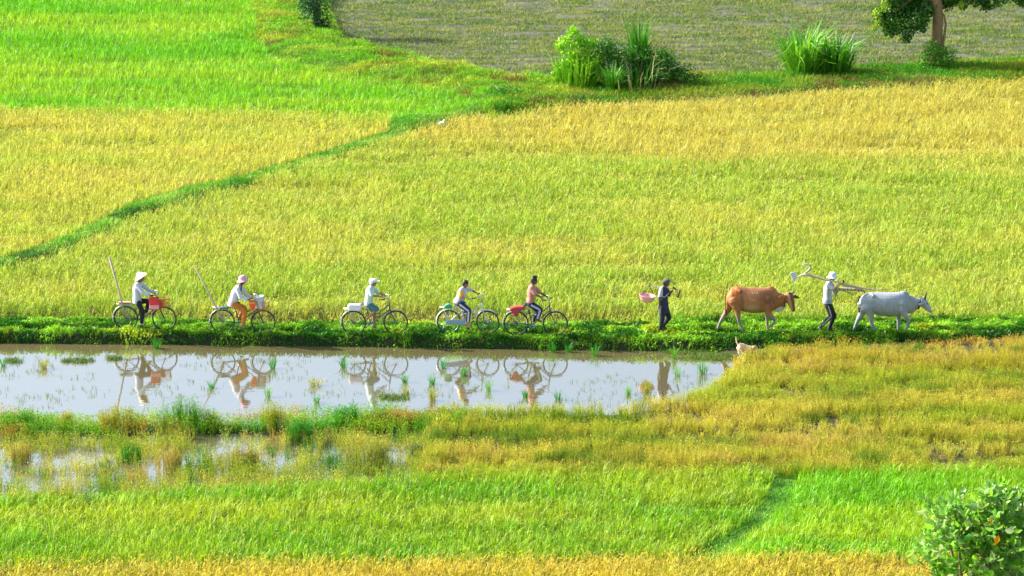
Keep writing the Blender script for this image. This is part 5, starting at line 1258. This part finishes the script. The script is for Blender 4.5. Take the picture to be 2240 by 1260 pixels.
wh = m_.build('cow', M_BODY, org=base2, col=whc, remesh=.012, sm=5); tag(wh, 'greyish white humped cow with a black collar leading the file on the right', 'cow')
for a in (([F(2010, 590, -.05), F(2025, 540, -.08), F(2040, 465, -.07)]), ([F(2000, 585, .05), F(2008, 550, .09), F(2016, 510, .09)])):
    h = MB(); h.tube(a, [.030, .022, .006], 8); h.build('horn', mat('dark_horn', (.06, .045, .04), .5), wh)
h = MB(); h.tube([F(1125, 545, 0), F(1108, 590, -.02), F(1105, 650, -.02), F(1108, 690, -.01)], [.022, .020, .014, .012], 8); h.chain([F(1108, 690, -.01), F(1118, 760, 0)], [.022, .026]); h.build('tail', mat('black_tail', (.03, .028, .03), .9), wh)
h = MB(); cc = F(1938, 635, 0); cl_ = [cc+Vector((.03*math.sin(t), .115*math.cos(t), .175*math.sin(t))) for t in np.linspace(0, 2*math.pi, 21)[:-1]]; h.tube(cl_, .020, 8, closed=True); h.build('collar', mat('black_leather', (.03, .028, .03), .5), wh)
# dog
Z10 = (1590, 730, 19.39); x_, y_, _ = gp(1590+760/19.39, 730+1085/19.39, -.17); F = Fr(*Z10, y_)
zb3 = float(gz(x_, y_)); m_ = MB(); C = []; ra = []; rb = []
for a, t, b, w_ in ((455, 420, 620, .05), (540, 385, 700, .075), (680, 410, 720, .075), (800, 460, 740, .07), (900, 495, 780, .085), (1000, 510, 800, .085), (1080, 515, 770, .07), (1140, 520, 720, .055)):
    p = F(a, t); q = F(a, b); C.append((p+q)/2); ra.append((p.z-q.z)/2); rb.append(w_)
m_.loft(C, ra, rb, n=16)
m_.cap(F(1120, 610, 0), .062, F(1190, 590, -.01), .060); m_.cap(F(1200, 590, -.01), .058, F(1290, 610, -.02), .026); m_.cap(F(1290, 612, -.02), .026, F(1335, 625, -.02), .020)
for a, s in ((-.045, -1), (.045, 1)): m_.cap(F(1150, 520, a), .022, F(1120, 590, a*1.5), .014, 8)
for pts, s in (([(560, 600), (640, 720), (680, 860), (735, 940), (745, 1080), (790, 1095)], -1), ([(500, 600), (520, 720), (505, 830), (545, 900), (550, 1000), (590, 1015)], 1), ([(990, 680), (1010, 800), (1040, 900), (1100, 1000), (1130, 1050), (1160, 1055)], -1), ([(1010, 680), (1050, 800), (1060, 900), (1050, 960), (1055, 1020), (1090, 1030)], 1)):
    m_.chain([F(a, b, .055*s) for a, b in pts], [.060, .040, .024, .018, .016, .018], 10)
m_.chain([F(470, 450, 0), F(420, 380, 0), F(400, 260, 0), F(395, 190, 0), F(370, 140, 0)], [.026, .022, .020, .018, .010], 10)
def dogc(co):
    n = fbm(co[:, 0], co[:, 2], .12, s=401); c = mixc(np.array([.72, .50, .32]), np.array([.62, .36, .22]), (n-.3)*2); h_ = co[:, 2]-zb3
    c = mixc(c, np.array([.74, .62, .48])[None], sstep(.30-h_, 0, .1)*.8)
    c[np.linalg.norm(co-np.array(F(1340, 625, -.02)), axis=1) < .022] = (.03, .02, .02)
    for q in (F(1235, 580, -.05), F(1235, 580, .03)): c[np.linalg.norm(co-np.array(q), axis=1) < .013] = (.02, .015, .01)
    return c
dog = m_.build('dog', M_BODY, org=(x_, y_, zb3), col=dogc, remesh=.009, sm=2); tag(dog, 'small tan dog with raised tail at the foot of the bank below the brown cow', 'dog')
